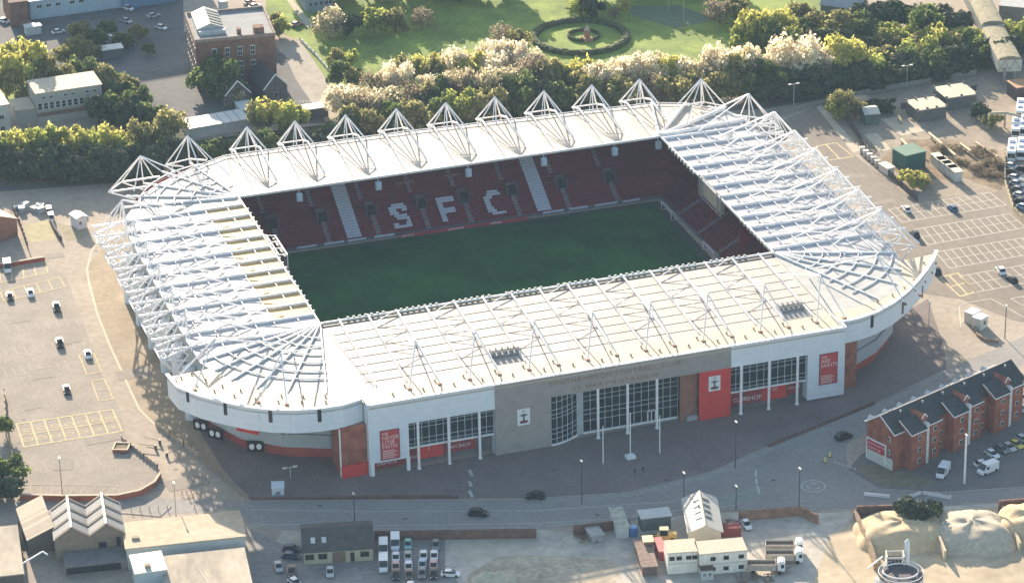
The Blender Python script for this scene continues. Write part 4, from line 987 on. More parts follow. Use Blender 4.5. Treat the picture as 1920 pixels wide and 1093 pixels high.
for i in range(9):
    mb = MB(); x = 1+i*L/9.2; mb.gable(x, x+1.3, D-1.2, D+.8, HE-.6, HE+.3, HE+1.0, 'y'); mb.build('dormer', mat('pale_box', (.60,.62,.62)), t)
mb = MB(); mb.box(-.1,0,.3,D-.1,0,2.8); mb.build('white_base', mat('pale_render', (.60,.60,.55), .8, .08, .6), t)
mb = MB(); mb.box(-.45,-.2,2.6,8.2,3.0,5.6); sg = mb.build('end_sign', mat('crimson_sign', (.45,.02,.05), .5, .06, 1), t)
mb = MB(); mb.box(-.5,-.15,2.3,8.5,5.6,5.85); mb.box(-.5,-.15,2.3,2.5,.5,5.6); mb.box(-.5,-.15,8.3,8.5,.5,5.6); mb.build('sign_frame', white_paint, t)
for s_, z in (('SOUTHAMPTON',4.5),('SAINTS PUB',3.4)):
    o = text_mesh('sign_lettering', s_, .78, (0,0,0), 0, mat('pale_pink', (.75,.55,.55), .6, .05, 1), sg, .02)
    o.data.transform(Matrix.Translation((-.48,8.0,z)) @ Matrix.Rotation(-pi/2, 4, 'Z'))
windows(t, None, [1.6], [7.0,3.6], .5, 1.3, -.03, axis='y')
# --- old brick factory
t, L = bt('brick_factory', 'tall old brick factory block with tall white windows and flat roof', 'factory', (372,172), (520,158))
ob = brickmat('old_brick', (.23,.11,.085), (.17,.085,.07), (.22,.17,.14), .9)
fw = L; fd = 24; fh = 15.5
mb = MB(); mb.box(0,fw,0,fd,0,fh); mb.build('wall', ob, t)
mb = MB(); mb.box(-.2,fw+.2,-.2,.3,fh,fh+1); mb.box(-.2,fw+.2,fd-.3,fd+.2,fh,fh+1); mb.box(-.2,.3,.3,fd-.3,fh,fh+1); mb.box(fw-.3,fw+.2,.3,fd-.3,fh,fh+1); mb.build('parapet', mat('old_stone', (.26,.21,.18), .9, .2, .5), t)
mb = MB(); mb.box(.3,fw-.3,.3,fd-.3,fh,fh+.15); r_ = mb.build('flat_roof', mat('roof_felt', (.26,.28,.29), .9, .1, .3), t)
mb = MB(); mb.gable(1.5,9.5,7,22,fh+.15,fh+1.6,fh+3.2,'y'); rl_ = mb.build('roof_light', mat('rooflight_grey', (.34,.37,.37), .6, .15, .6, stretch=(3,.2,1)), t)
mb = MB()
for i in range(5): mb.beam((5.5,9+i*2.6,fh+3.3),(9.5,9+i*2.6,fh+1.75),.9,.1)
mb.build('skylight', glass, t)
mb = MB(); mb.box(1.8,9.8,5.0,6.9,fh+.15,fh+1.4); mb.build('roof_box', mat('pale_roof_box', (.42,.46,.46), .7, .08, .6), t)
mb = MB(); mb.box(fw-6,fw-3,1,4,fh+.15,fh+2.6); mb.box(13,14.2,3,5,fh+.15,fh+2); mb.build('roof_box', ob, t)
tw = mat('tall_window_white', (.55,.56,.55), .6, .06, 2)
for z in (1.2,5.6,10.2):
    for x in (5.5,9.4,13.2,17): 
        f = MB(); f.box(x-.75,x+.75,-.1,.1,z,z+3.0); o = f.build('window', tw, t)
        g = MB(); [g.box(x-.62+q*.66,x-.06+q*.66,-.13,-.101,z+.15+v*1.4,z+1.3+v*1.4) for q in (0,1) for v in (0,1)]; g.build('pane', glass, o)
    for y in (2,5,9,12,16,19,22):
        f = MB(); f.box(-.1,.1,y-.6,y+.6,z,z+3.0); o = f.build('window', tw, t)
        g = MB(); [g.box(-.13,-.101,y-.5+q*.54,y-.04+q*.54,z+.15+v*1.4,z+1.3+v*1.4) for q in (0,1) for v in (0,1)]; g.build('pane', glass, o)
# --- dark gabled annexe
for i, (pl, pr, hh) in enumerate((((497,200),(540,192),5.5),((425,206),(470,200),4.6))):
    t, L = bt('gabled_annexe', ['dark slate gabled annexe with white verges beside the factory, right one','dark slate gabled annexe with white verges below the factory, left one'][i], 'annexe', pl, pr)
    mb = MB(); mb.gable(0,L,0,12,0,hh,hh+4,'y'); mb.build('wall', mat('dark_wall', (.12,.11,.11), .9, .2, .5), t)
    mb = MB(); mb.roof2(0,L,0,12,hh,hh+4,'y',.4); mb.build('roof', slate, t)
    e = MB(); e.beam((-.4,-.45,hh-.2),(L/2,-.45,hh+4.2),.18,.3); e.beam((L+.4,-.45,hh-.2),(L/2,-.45,hh+4.2),.18,.3); e.build('verge_board', white_paint, t)
    windows(t, None, [L/2], [1.5], 1.2, 2.4)
# --- office block left
t, L = bt('office_block', 'pale flat-roofed office block with a long band of windows', 'office', (72,232), (194,214))
ofc = mat('pale_office_wall', (.36,.37,.35), .8, .08, .3); crm = mat('cream_flat_roof', (.55,.48,.36), .8, .08, .2)
mb = MB(); mb.box(0,L,0,11,0,9.2); mb.box(-6,-.02,1,10,0,4.5); mb.build('wall', ofc, t)
mb = MB(); mb.box(-.3,L+.3,-.3,11.3,9.2,9.5); mb.build('roof', crm, t); mb = MB(); mb.box(-6.2,-.35,.8,10.2,4.5,4.8); mb.build('roof', crm, t)
mb = MB(); mb.box(0,L,-.15,-.02,4.1,6.1); s_ = mb.build('window_band', tw, t)
g = MB(); [g.box(.3+i*L/11,.3+(i+.82)*L/11-.3,-.19,-.16,4.3+v*.95,5.1+v*.95) for i in range(11) for v in (0,1)]; g.build('pane', glass, s_)
windows(t, None, [L*k/9 for k in (1,2,4,5,7,8)], [7.4], .9, .8)
mb = MB(); mb.box(0,L,-.1,-.02,2.0,3.2); mb.build('red_band', mat('brown_band', (.2,.11,.09), .8, .1, 1), t)
t, L = bt('corner_block', 'pale rendered block at the left edge beside the office', 'building', (-30,262), (22,254))
mb = MB(); mb.box(0,L,0,12,0,9.5); mb.build('wall', mat('pale_grey_wall', (.42,.45,.45), .8, .06, .3), t); mb = MB(); mb.box(-.2,L+.2,-.2,12.2,9.5,9.8); mb.build('roof', mat('grey_flat_roof', (.40,.39,.35), .8, .1, .4), t)
windows(t, None, [L*.4,L*.7], [2,5.5], 1.2, 1.2)
# --- long pale sheds behind the far stand
def shed(name, label, pl, pr, D, H, roofm, wallm, gable=None, z=0, seams=0, wins=None):
    t, L = bt(name, label, 'shed', pl, pr, z)
    mb = MB()
    if gable: mb.gable(0,L,0,D,0,H,H+gable[1],gable[0]); 
    else: mb.box(0,L,0,D,0,H)
    mb.build('wall', wallm, t); mb = MB()
    if gable: mb.roof2(0,L,0,D,H,H+gable[1],gable[0],.3)
    else: mb.box(-.25,L+.25,-.25,D+.25,H,H+.25)
    r_ = mb.build('roof', roofm, t)
    if seams:
        s_ = MB()
        for i in range(1, seams): x = L*i/seams; s_.beam((x,-.25,H+.3),(x,D+.25,H+.3),.15,.12) if not gable else None
        if s_.v: s_.build('roof_seam', mat('seam_grey', (.3,.31,.32), .7, .1, 1), r_)
    if wins: windows(t, None, [L*q for q in wins[0]], wins[1], wins[2], wins[3])
    return t, L
pr_ = mat('pale_shed_roof', (.58,.60,.58), .6, .08, .3); pw_ = mat('pale_shed_wall', (.50,.53,.52), .7, .08, .4)
shed('long_shed', 'long low pale shed with seamed roof behind the hedge', (357,262), (468,243), 8, 3.2, pr_, pw_, seams=7)
shed('small_shed', 'small white-roofed shed right of the long pale shed', (455,226), (480,222), 7, 3, pr_, pw_)
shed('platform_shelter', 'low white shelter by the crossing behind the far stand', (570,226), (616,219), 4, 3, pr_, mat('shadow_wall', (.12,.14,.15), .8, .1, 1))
blue_r = mat('pale_blue_shed_roof', (.42,.50,.55), .6, .08, .3)
shed('warehouse', 'long pale blue warehouse along the top left', (58,38), (232,14), 10, 6, blue_r, mat('warehouse_wall', (.36,.48,.56), .7, .08, .3), wins=([.1,.2,.3,.45,.55,.7,.82,.93],[3.6],1.5,1))
shed('low_store', 'low white-roofed store in front of the warehouse, left one', (62,36), (108,29), 5, 3, pr_, pw_); shed('low_store', 'low white-roofed store in front of the warehouse, right one', (138,25), (186,19), 5, 3, pr_, pw_)
shed('dark_brick_store', 'dark red brick building at the top left corner', (22,52), (55,48), 16, 8, mat('brown_roof', (.14,.09,.08), .9, .2, .4), ob)
shed('blue_store', 'blue shed at the top left of the factory', (230,18), (330,4), 14, 5, blue_r, mat('blue_wall', (.12,.22,.34), .7, .1, .4))
shed('white_container', 'white container in the dark yard at the top left', (50,68), (78,64), 3, 2.6, pr_, pw_)
shed('pale_hut', 'small pale hut at the top of the factory', (415,22), (428,20), 3, 3, pr_, pw_)
shed('tower_block', 'tall blue-grey block at the top left of the park', (575,25), (625,18), 12, 14, mat('block_roof', (.3,.33,.35), .8, .1, .5), mat('block_wall', (.26,.30,.33), .8, .12, .4), wins=([.15,.35,.55,.75,.9],[2,5,8,11],1,1.3))
for i, (pl, pr, H, D) in enumerate((((-300,-60),(-120,-80),12,14),((60,-45),(345,-88),33,14),((360,-118),(480,-140),12,12))):  # out-of-view blocks, added to cast shade over the top left yard
    shed('shade_block', ['unseen block added to cast yard shade, left','unseen block added to cast yard shade, middle','unseen block added to cast shade beyond the factory'][i], pl, pr, D, H, mat('block_roof', (.3,.33,.35)), mat('block_wall', (.26,.30,.33)))
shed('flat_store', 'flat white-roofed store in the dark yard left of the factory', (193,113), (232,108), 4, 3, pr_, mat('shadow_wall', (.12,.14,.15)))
# --- top right: pitched shed, footbridge, long shed
shed('pitched_shed', 'grey pitched-roof shed among the bushes at the top right', (1538,34), (1612,44), 7, 4.5, mat('grey_sheet_roof', (.34,.36,.38), .7, .1, .4), mat('shed_wall_dark', (.14,.15,.17), .8, .1, 1), ('x',2.4))
shed('station_building', 'long low brown building at the top right corner', (1872,40), (2000,52), 8, 5, mat('grey_sheet_roof', (.34,.36,.38)), mat('brown_render', (.30,.25,.20), .8, .15, .6))
A_ = G(1893,133,4)
t = thing('footbridge', 'covered footbridge with curved mossy roof and white side panels', 'footbridge', (A_.x,A_.y,0))
A = G(1893,133,4); Bp = G(1835,20,4); A.z = 0; Bp.z = 0
moss = mat('mossy_roof', (.27,.25,.17), .9, .25, .6, scale2=3); pan = mat('bridge_panel', (.62,.58,.48), .7, .08, .6)
def span(p, q, w, z0, z1, rise, nm):
    d = (q-p); L = hypot(d.x, d.y); a = atan2(d.y, d.x)
    M_ = Matrix.Translation(Vector((p.x,p.y,0))-Vector((A.x,A.y,0))) @ Matrix.Rotation(a, 4, 'Z')
    mb = MB(); mb.M = M_; n = 8
    pts = [(w/2*cos(pi*i/n), z1+rise*sin(pi*i/n)) for i in range(n+1)]
    vs = [(0,y,z) for y, z in pts]+[(L,y,z) for y, z in pts]
    mb.add(vs, [(i,i+1,n+2+i,n+1+i) for i in range(n)]+[tuple(range(n+1)),tuple(range(2*n+1,n,-1))]); mb.build('curved_roof', moss, t)
    mb = MB(); mb.M = M_; mb.box(0,L,w/2-.1,w/2,z0,z1); mb.box(0,L,-w/2,-w/2+.1,z0,z1); mb.box(0,.15,-w/2+.1,w/2-.1,z0,z1); mb.box(0,L,-w/2+.1,w/2-.1,z0-.3,z0); s_ = mb.build('side_panels', pan, t)
    mb = MB(); mb.M = M_
    for i in range(int(L/1.6)): mb.box(i*1.6,i*1.6+.25,w/2+.01,w/2+.12,z0,z1); mb.box(i*1.6,i*1.6+.25,-w/2-.12,-w/2-.01,z0,z1)
    for y0, y1 in ((-w/2+.3,0),(0,w/2-.3)): mb.beam((-.1,y0,z0+.2),(-.1,(y0+y1)/2,z1-.1),.18); mb.beam((-.1,(y0+y1)/2,z1-.1),(-.1,y1,z0+.2),.18)
    mb.build('truss_bars', mat('truss_grey', (.32,.33,.33), .6, .1, 1), s_)
mid = A.lerp(Bp, .52)
span(A, mid, 7.0, 4.0, 7.4, 1.2, ''); span(mid+(Bp-A).normalized()*1, Bp+(Bp-A)*.35, 7.0, 4.8, 8.2, 1.2, '')
mb = MB()
for u in (0, .5, 1.0):
    p = A.lerp(Bp, u)-A
    for s in (-1.6,1.6): mb.box(p.x+s-.3,p.x+s+.3,p.y-.3,p.y+.3,0,5)
mb.build('pier', concrete, t)
# --- right side huts and plant
olive = mat('hut_green', (.10,.14,.12), .8, .12, .6); dg = mat('dark_green_box', (.03,.10,.09), .6, .1, .6)
t, L = shed('flat_hut', 'cream flat-roofed hut with dark walls, nearer of the two', (1720,230), (1774,222), 8, 3.6, crm, mat('hut_wall', (.13,.13,.13), .85, .15, .6))
mb = MB(); [mb.box(x-.3,x+.3,y-.3,y+.3,3.86,4.3) for x in (0,L*.33,L*.66,L) for y in (0,8)]; mb.build('roof_cap', dark_metal, t)
t, L = shed('flat_hut', 'cream flat-roofed hut with dark walls, farther of the two', (1774,208), (1830,200), 9, 3.8, crm, mat('hut_wall', (.13,.13,.13)))
mb = MB(); [mb.box(x-.3,x+.3,y-.3,y+.3,4.06,4.5) for x in (0,L*.5,L) for y in (0,9)]; mb.build('roof_cap', dark_metal, t)
shed('dome_hut', 'grey-green hut with pale roof by the fence', (1622,236), (1648,234), 6, 3.4, mat('grey_dome', (.36,.40,.38), .7, .1, .5), olive, ('x',.8))
shed('small_hut', 'small brown-roofed hut behind the grey-green hut', (1612,206), (1632,203), 4, 2.4, mat('brown_hut_roof', (.33,.27,.20), .9, .2, .5), olive)
shed('green_container', 'dark green container beside the brown scrub', (1697,322), (1735,313), 6.5, 4.6, mat('green_roof', (.12,.22,.17), .8, .1, .4), dg)
for i, (x, y) in enumerate(((1765,318),(1775,325),(1786,333),(1796,341))):
    shed('portable_cabin', 'white portable cabin, %s in the row from the green container'%ORD[i], (x-6,y+1), (x+8,y-1), 5, 2.8, mat('cabin_roof_cream', (.60,.55,.44), .7, .06, .6), pw_)
shed('orange_hut', 'orange-roofed hut near the right edge below the footbridge', (1905,190), (1945,184), 6, 4, mat('orange_roof', (.42,.24,.14), .8, .15, .5), mat('hut_wall_brown', (.10,.08,.08), .9, .1, 1))
t = thing('pipe_arch', 'large pale overground pipe arch by the depot', 'pipe', tuple(G(1852,240)))
o_ = t.location; q = [(1852,240,0),(1852,235,3),(1856,226,4.2),(1885,212,4.6),(1900,215,4.4),(1915,220,4)]
mb = MB(); P = [G(x, y, z)-o_ for x, y, z in q]; P[1] = Vector((0,0,3.2)); P[2] = Vector((1,.4,4.2)); mb.poly([tuple(p) for p in P], .4, 10)
mb.build('pipe', mat('pale_pipe', (.50,.46,.36), .6, .1, .6), t); mb = MB(); mb.tube((P[3].x,P[3].y,0),tuple(P[3]),.3); mb.build('support', mat('pale_pipe', (.50,.46,.36)), t)
pp = mat('straw_pipe', (.62,.48,.28), .6, .1, .6)
for i, (a, b) in enumerate((((1742,250),(1792,292)),((1690,262),(1706,278)),((1708,272),(1730,286)),((1801,270),(1820,284)),((1830,268),(1870,295)),((1685,218),(1690,226)))):
    a = G(*a,1.2); b = G(*b,1.2); t = thing('gas_pipe', 'straw coloured overground pipe, %s of six in the brown scrub'%ORD[i], 'pipe', (a.x,a.y,0), 0, 'overground pipes in the brown scrub')
    mb = MB(); mb.tube((0,0,1.2),(b.x-a.x,b.y-a.y,1.2),.42,n=10); mb.build('pipe', pp, t); mb = MB(); [mb.box((b.x-a.x)*u-.2,(b.x-a.x)*u+.2,(b.y-a.y)*u-.2,(b.y-a.y)*u+.2,0,.9) for u in (.1,.5,.9)]; mb.build('pipe_support', concrete, t)
cabm = mat('pale_cabinet', (.62,.60,.55), .7, .08, 1)
for i in range(5):
    p = G(1616+i*7.2, 288+i*6.2); t = thing('utility_cabinet', 'pale roadside cabinet, %s along the right fence'%ORD[i], 'cabinet', (p.x,p.y,0), -.3, 'cabinets along the right fence')
    mb = MB(); mb.box(-.7,.7,-.5,.5,.15,1.9); mb.build('casing', cabm, t); mb = MB(); mb.box(-.78,.78,-.58,.58,1.9,2.05); mb.build('lid', cabm, t); mb = MB(); mb.box(-.6,.6,-.54,-.505,.4,1.7); mb.build('door', mat('cabinet_door', (.5,.5,.47), .6, .05, 1), t)
shed('long_cabinet', 'long pale container at the end of the cabinets by the right fence', (1648,320), (1664,330), 2.2, 2, cabm, cabm)
# --- left side huts
shed('gable_hut', 'gabled brown hut with cream roof at the left edge', (-25,462), (34,442), 12, 5, mat('hut_cream_roof', (.52,.44,.33), .85, .1, .4), mat('hut_brown_wall', (.26,.14,.10), .9, .15, .5), ('y',2.2))
t, L = shed('white_kiosk', 'white kiosk with a dark window beside the stadium left side', (146,432), (164,427), 4, 3.4, white_clad, mat('kiosk_white', (.58,.58,.62), .6, .05, 1), ('y',.5))
windows(t, None, [L*.3], [1.4], .6, 1.0)
for i, (x, y) in enumerate(((92,397),(96,409))): veh('van','white',x,y,2,12,'white van, %s by the wall left of the stadium'%['upper','lower'][i],sc=.7)
jm = mat('scrap_pale', (.42,.46,.46), .8, .2, 1)
for i, (x, y) in enumerate(((32,393),(47,388),(41,397),(65,395),(76,390),(76,398))):
    p = G(x, y); t = thing('scrap_crate', 'pale crate, %s from the left in the dark yard left of the stadium'%ORD[i], 'crate', (p.x,p.y,0), i*.7, 'crates in the dark yard')
    mb = MB(); mb.box(-1.1,1.1,-.8,.8,0,1.0+.2*(i%3)); mb.build('box', jm, t); mb = MB(); mb.box(-1.15,1.15,-.85,.85,1.0+.2*(i%3),1.1+.2*(i%3)); mb.build('lid', pw_, t)
# --- bottom left works
t, L = bt('twin_gable_works', 'brick works with twin gabled roofs of grey and white bands', 'works', (106,1054), (236,1040))
bw_ = mat('tan_brick', (.28,.22,.165), .9, .14, .6, scale2=4); gr = mat('grey_band_roof', (.27,.28,.28), .7, .1, .2)
D = 14; H = 5.6
for i in range(2):
    x0, x1 = i*L/2, (i+1)*L/2; mb = MB(); mb.gable(x0, x1, 0, D, 0, H, H+2.6, 'y'); mb.build('wall', bw_, t)
    mb = MB(); mb.roof2(x0, x1, 0, D, H, H+2.6, 'y', .25); r_ = mb.build('roof', gr, t)
    xm = (x0+x1)/2
    for y in (0,4.5,9,13.6):
        mb = MB(); mb.beam((x0,y,H+.32),(xm,y,H+2.92),.9,.1); mb.beam((xm,y,H+2.92),(x1,y,H+.32),.9,.1); mb.build('dark_roof_band', mat('roof_band_brown', (.16,.14,.12), .8, .1, 1), r_)
    mb = MB(); mb.beam((xm,-.3,H+2.95),(xm,D+.3,H+2.95),.55,.3); mb.build('ridge', mat('ridge_pale', (.42,.41,.37), .6, .05, 1), r_)
mb = MB(); mb.box(L*.62,L*.74,-.06,.05,2.6,3.9); mb.build('window', slot, t); mb = MB(); mb.box(L*.88,L*.94,-.06,.05,2,4.8); mb.build('door', slot, t)
mb = MB(); mb.box(L*.1,L,-7,-.3,0,2.6); mb.build('lean_to', mat('leanto_grey', (.20,.19,.18), .9, .15, .6), t)
mb = MB(); mb.box(L*.12,L*.9,-7.1,-7.0,.6,2.2); mb.build('lean_to_windows', slot, t)
t, L = bt('lean_to_shed', 'lean-to shed with cream and brown striped roof left of the twin gables', 'shed', (54,1040), (104,1032))
mb = MB(); z0, z1 = 3.6, 6.0
mb.add([(0,0,0),(L,0,0),(L,15,0),(0,15,0),(0,0,z0),(L,0,z1),(L,15,z1),(0,15,z0)], [(0,3,2,1),(0,1,5,4),(1,2,6,5),(2,3,7,6),(3,0,4,7),(4,5,6,7)]); mb.build('wall', mat('shadow_brown', (.14,.12,.11), .9, .1, 1), t)
cr2 = mat('cream_stripe', (.42,.38,.29), .8, .06, .5); br2 = mat('brown_stripe', (.33,.28,.22), .8, .1, .5)
for y0, y1, m in ((-.3,.2,cr2),(.2,4.2,br2),(4.2,5.4,cr2),(5.4,7.4,br2),(7.4,8.6,cr2),(8.6,9.4,br2),(9.4,15.3,cr2)):
    mb = MB(); mb.add([(-.2,y0,z0+.05),(L,y0,z1+.05),(L,y1,z1+.05),(-.2,y1,z0+.05),(-.2,y0,z0+.25),(L,y0,z1+.25),(L,y1,z1+.25),(-.2,y1,z0+.25)], [(0,3,2,1),(0,1,5,4),(1,2,6,5),(2,3,7,6),(3,0,4,7),(4,5,6,7)]); mb.build('roof_panel', m, t)
t, L = bt('flat_warehouse', 'wide flat-roofed warehouse with a bright tan roof', 'warehouse', (240,1068), (462,1044))
mb = MB(); mb.box(0,L,0,11.5,0,5.2); mb.build('wall', pw_, t); mb = MB(); mb.box(-.3,L+.2,-.3,11.8,5.2,5.5); mb.build('roof', mat('tan_flat_roof', (.50,.41,.29), .85, .05, .12, scale2=.6), t)
mb = MB(); mb.box(1.5,3.2,3.4,4.4,5.5,5.9); mb.build('roof_hatch', mat('hatch_brown', (.33,.27,.2), .9, .1, 1), t)
t, L = bt('grey_warehouse', 'lower grey flat-roofed warehouse with a stained roof at the bottom edge', 'warehouse', (318,1150), (475,1133))
mb = MB(); mb.box(0,L,0,17,0,4.4); mb.build('wall', pw_, t); mb = MB(); mb.box(-.3,L+.2,-.3,17.2,4.4,4.65); mb.build('roof', mat('stained_flat_roof', (.42,.37,.29), .9, .16, .12, col2=(.34,.30,.25), scale2=.9, stretch=(1,.3,1)), t)
mb = MB(); mb.beam((L*.42,9,4.7),(L*.5,2,4.7),.2,.1); mb.build('roof_crack', dark_metal, t)
t, L = bt('white_kiosk', 'white-roofed pale blue hut between the two flat warehouses', 'hut', (258,1118), (314,1110))
mb = MB(); mb.box(0,L,0,8,0,5.6); mb.build('wall', mat('pale_blue_wall', (.40,.48,.52), .7, .08, .5), t); mb = MB(); mb.box(-.3,L+.3,-.3,8.3,5.6,5.9); mb.build('roof', mat('white_sheet_roof', (.66,.66,.60), .6, .06, .5, stretch=(3,.2,1)), t)
mb = MB(); mb.box(2.2,3.5,1.2,2.4,5.9,6.6); mb.build('roof_vent', mat('hatch_brown', (.33,.27,.2)), t)
shed('corner_shed', 'flat stained roof building at the bottom left corner', (-60,1110), (45,1098), 22, 3, mat('stained_flat_roof', (.42,.37,.29)), mat('shadow_brown', (.14,.12,.11)))
t = thing('scaffold_gate', 'white tubular gate frame at the bottom left', 'gate', tuple(G(45,1078))); mb = MB()
mb.poly([(0,0,0),(0,0,3),(5,3,3.4),(5.8,1.6,3.2)], .2); mb.build('frame', white_paint, t)
# --- dark roofed shed by the yard
t, L = bt('dark_roofed_shed', 'low cream-walled shed with a big dark slate roof', 'shed', (571,1058), (700,1050))
mb = MB(); mb.gable(0,L,0,12,0,3.2,5.6,'x'); mb.build('wall', mat('cream_render', (.45,.41,.30), .85, .1, .6), t)
mb = MB(); mb.roof2(0,L,0,12,3.2,5.6,'x',.4); r_ = mb.build('roof', mat('charcoal_roof', (.085,.08,.08), .85, .2, .5, scale2=3), t)
for x in (L*.14,L*.30): mb = MB(); mb.M = Matrix.Translation((x,2.6,4.45)) @ Matrix.Rotation(atan2(2.4,6),4,'X'); mb.box(-.5,.5,-.8,.8,-.05,.12); mb.build('skylight', pr_, r_)
windows(t, None, [L*.08,L*.27,L*.88], [1.2], 1.8, 1.2, frame=mat('brown_frame', (.16,.12,.09), .8, .1, 1))
mb = MB(); mb.box(L*.41,L*.6,-.08,.02,.1,2.7); mb.build('roller_door', mat('brown_door', (.20,.14,.11), .8, .1, 1, stretch=(1,1,6)), t); mb = MB(); mb.box(L*.67,L*.73,-.08,.02,.1,2.4); mb.build('door', slot, t)
# --- walls
def wallthing(name, label, cat, pts, h, w, m, z=0, cap=None, posts=0, pm=None):
    P = [G(x, y) for x, y in pts]; t = thing(name, label, cat, (P[0].x, P[0].y, 0)); mb = MB()
    for a, b in zip(P[:-1], P[1:]):
        a = a-P[0]; b = b-P[0]; mb.beam((a.x,a.y,h/2),(b.x,b.y,h/2), w, h)
    mb.build('wall_face' if not posts else 'panel', m, t)
    if cap:
        mb = MB()
        for a, b in zip(P[:-1], P[1:]): a = a-P[0]; b = b-P[0]; mb.beam((a.x,a.y,h+.06),(b.x,b.y,h+.06), w+.2, .14)
        mb.build('coping', cap, t)
    if posts:
        mb = MB()
        for a, b in zip(P[:-1], P[1:]):
            a = a-P[0]; b = b-P[0]; n = max(1, int((b-a).length/posts))
            for i in range(n+1): p = a.lerp(b, i/n); mb.box(p.x-.12,p.x+.12,p.y-.12,p.y+.12,0,h+.3)
        mb.build('posts', pm or m, t)
    return t
dkbr = mat('dark_brick_wall', (.17,.10,.085), .95, .2, .6, scale2=4)
wallthing('yard_wall', 'dark brick wall behind the parked car columns', 'wall', [(702,1012),(1006,1008)], 2.3, .4, dkbr)
wallthing('yard_wall', 'brick wall bending down beside the works yard gate', 'wall', [(1385,976),(1500,966),(1534,982)], 2.3, .4, brickmat('tan_red_brick', (.30,.17,.12), (.25,.14,.1), (.3,.25,.2), 1.0))
wallthing('yard_wall', 'dark brick wall behind the grey skip', 'wall', [(1075,1003),(1180,990)], 2.4, .4, dkbr)
wallthing('yard_wall', 'red brown wall left of the white car in the works yard', 'wall', [(1352,1002),(1388,1000)], 2.2, 2.5, mat('red_container', (.26,.06,.055), .8, .12, .6))
wallthing('retaining_wall', 'curved red brick wall with cream coping round the left car park', 'wall', [(38,936),(120,938),(220,937),(262,928),(290,912),(301,895)], 1.3, .45, red_brick, cap=kerb_m)
wallthing('railing', 'bar railing along the curved edge of the left car park', 'railing', [(301,895),(296,878),(270,858),(245,838),(228,824)], .9, .06, mat('rail_tan', (.42,.34,.26), .7, .1, 1), posts=1.6)
wallthing('railing', 'bar railing between the lane and the shaded forecourt', 'railing', [(292,797),(318,818),(345,838),(372,857)], 1.1, .08, mat('rail_tan', (.42,.34,.26)), posts=1.8)
wallthing('low_wall', 'low wall running from the railing end down to the road', 'wall', [(372,860),(400,885),(440,912),(466,935)], .8, .4, mat('shadowed_stone', (.26,.22,.19), .9, .15, 1))
wallthing('plaza_wall', 'low dark red wall between the forecourt and the road, left part', 'wall', [(470,937),(600,936),(690,934),(860,934)], .7, .4, dkbr)
wallthing('plaza_wall', 'low dark red wall between the forecourt and the road, right part', 'wall', [(1440,838),(1540,798),(1640,757)], .7, .4, dkbr)
wallthing('boundary_wall', 'pale topped wall along the top of the left car park', 'wall', [(-20,504),(36,496),(84,488)], 1.0, .5, lowband, cap=kerb_m)
wallthing('boundary_fence', 'long tan fence down the left edge of the car park', 'fence', [(8,740),(12,800),(22,850),(30,880)], 1.5, .2, mat('tan_fence', (.42,.36,.24), .9, .12, 1), posts=3)
wallthing('boundary_fence', 'dark fence running down beside the cabinets on the right', 'fence', [(1552,192),(1590,232),(1612,262),(1640,305),(1690,352),(1720,378)], 1.8, .15, mat('dark_fence', (.09,.08,.08), .9, .15, 1), posts=3)
wallthing('boundary_fence', 'dark fence beside the gable hut at the left edge', 'fence', [(25,395),(38,425),(52,466)], 1.8, .15, mat('dark_fence', (.09,.08,.08)), posts=3)
wallthing('boundary_fence', 'dark fence between the dry grass lots left of the stadium', 'fence', [(96,420),(104,436),(115,452)], 1.4, .5, mat('dark_fence', (.09,.08,.08)))
wallthing('boundary_fence', 'dark fence behind the two cream-roofed huts', 'fence', [(1690,205),(1760,192),(1830,170)], 1.8, .15, mat('dark_fence', (.09,.08,.08)), posts=3)
wallthing('boundary_fence', 'pale line fence between the side road and the park', 'fence', [(562,76),(590,104),(616,134),(640,160)], 1.0, .12, white_paint, posts=3)
wallthing('depot_fence', 'tan fence along the cars at the right edge', 'fence', [(1884,290),(1884,345),(1900,395),(1925,425)], 1.5, .2, mat('tan_fence', (.42,.36,.24)), posts=3)
wallthing('railway_fence', 'pale fence along the railway behind the far right corner', 'fence', [(1340,228),(1460,216),(1620,178),(1830,140)], 1.6, .1, mat('fence_grey', (.25,.26,.24), .8, .1, 1), posts=3)
# --- works yard things
t, L = bt('gabled_workshop', 'pale gabled workshop with roof lights in the works yard', 'workshop', (1292,1028), (1352,1026))
mb = MB(); mb.gable(0,L,0,15,0,4.2,5.8,'y'); mb.build('wall', mat('workshop_wall', (.38,.37,.31), .8, .08, .5), t)
mb = MB(); mb.roof2(0,L,0,15,4.2,5.8,'y',.5); r_ = mb.build('roof', mat('workshop_roof', (.42,.42,.39), .7, .06, .3), t)
for s in (-1,1):
    for i in range(4): mb = MB(); mb.M = Matrix.Translation((L/2+s*L*.16,4+i*2.7,5.8-.32*1.6+.26)) @ Matrix.Rotation(s*atan2(1.6,L/2),4,'Y'); mb.box(-.75,.75,-.45,.45,-.02,.1); mb.build('roof_light', mat('rooflight_dark', (.12,.11,.10), .5, .1, 1), r_)
mb = MB(); mb.beam((L/2,-.5,6.05),(L/2,15.5,6.05),.35,.2); mb.build('ridge', mat('ridge_pale', (.42,.41,.37)), r_)
cab = mat('cream_cabin', (.78,.75,.68), .7, .06, .5, scale2=1.2); cabr = mat('cabin_flat_roof', (.48,.44,.34), .8, .08, .5, stretch=(3,.3,1))
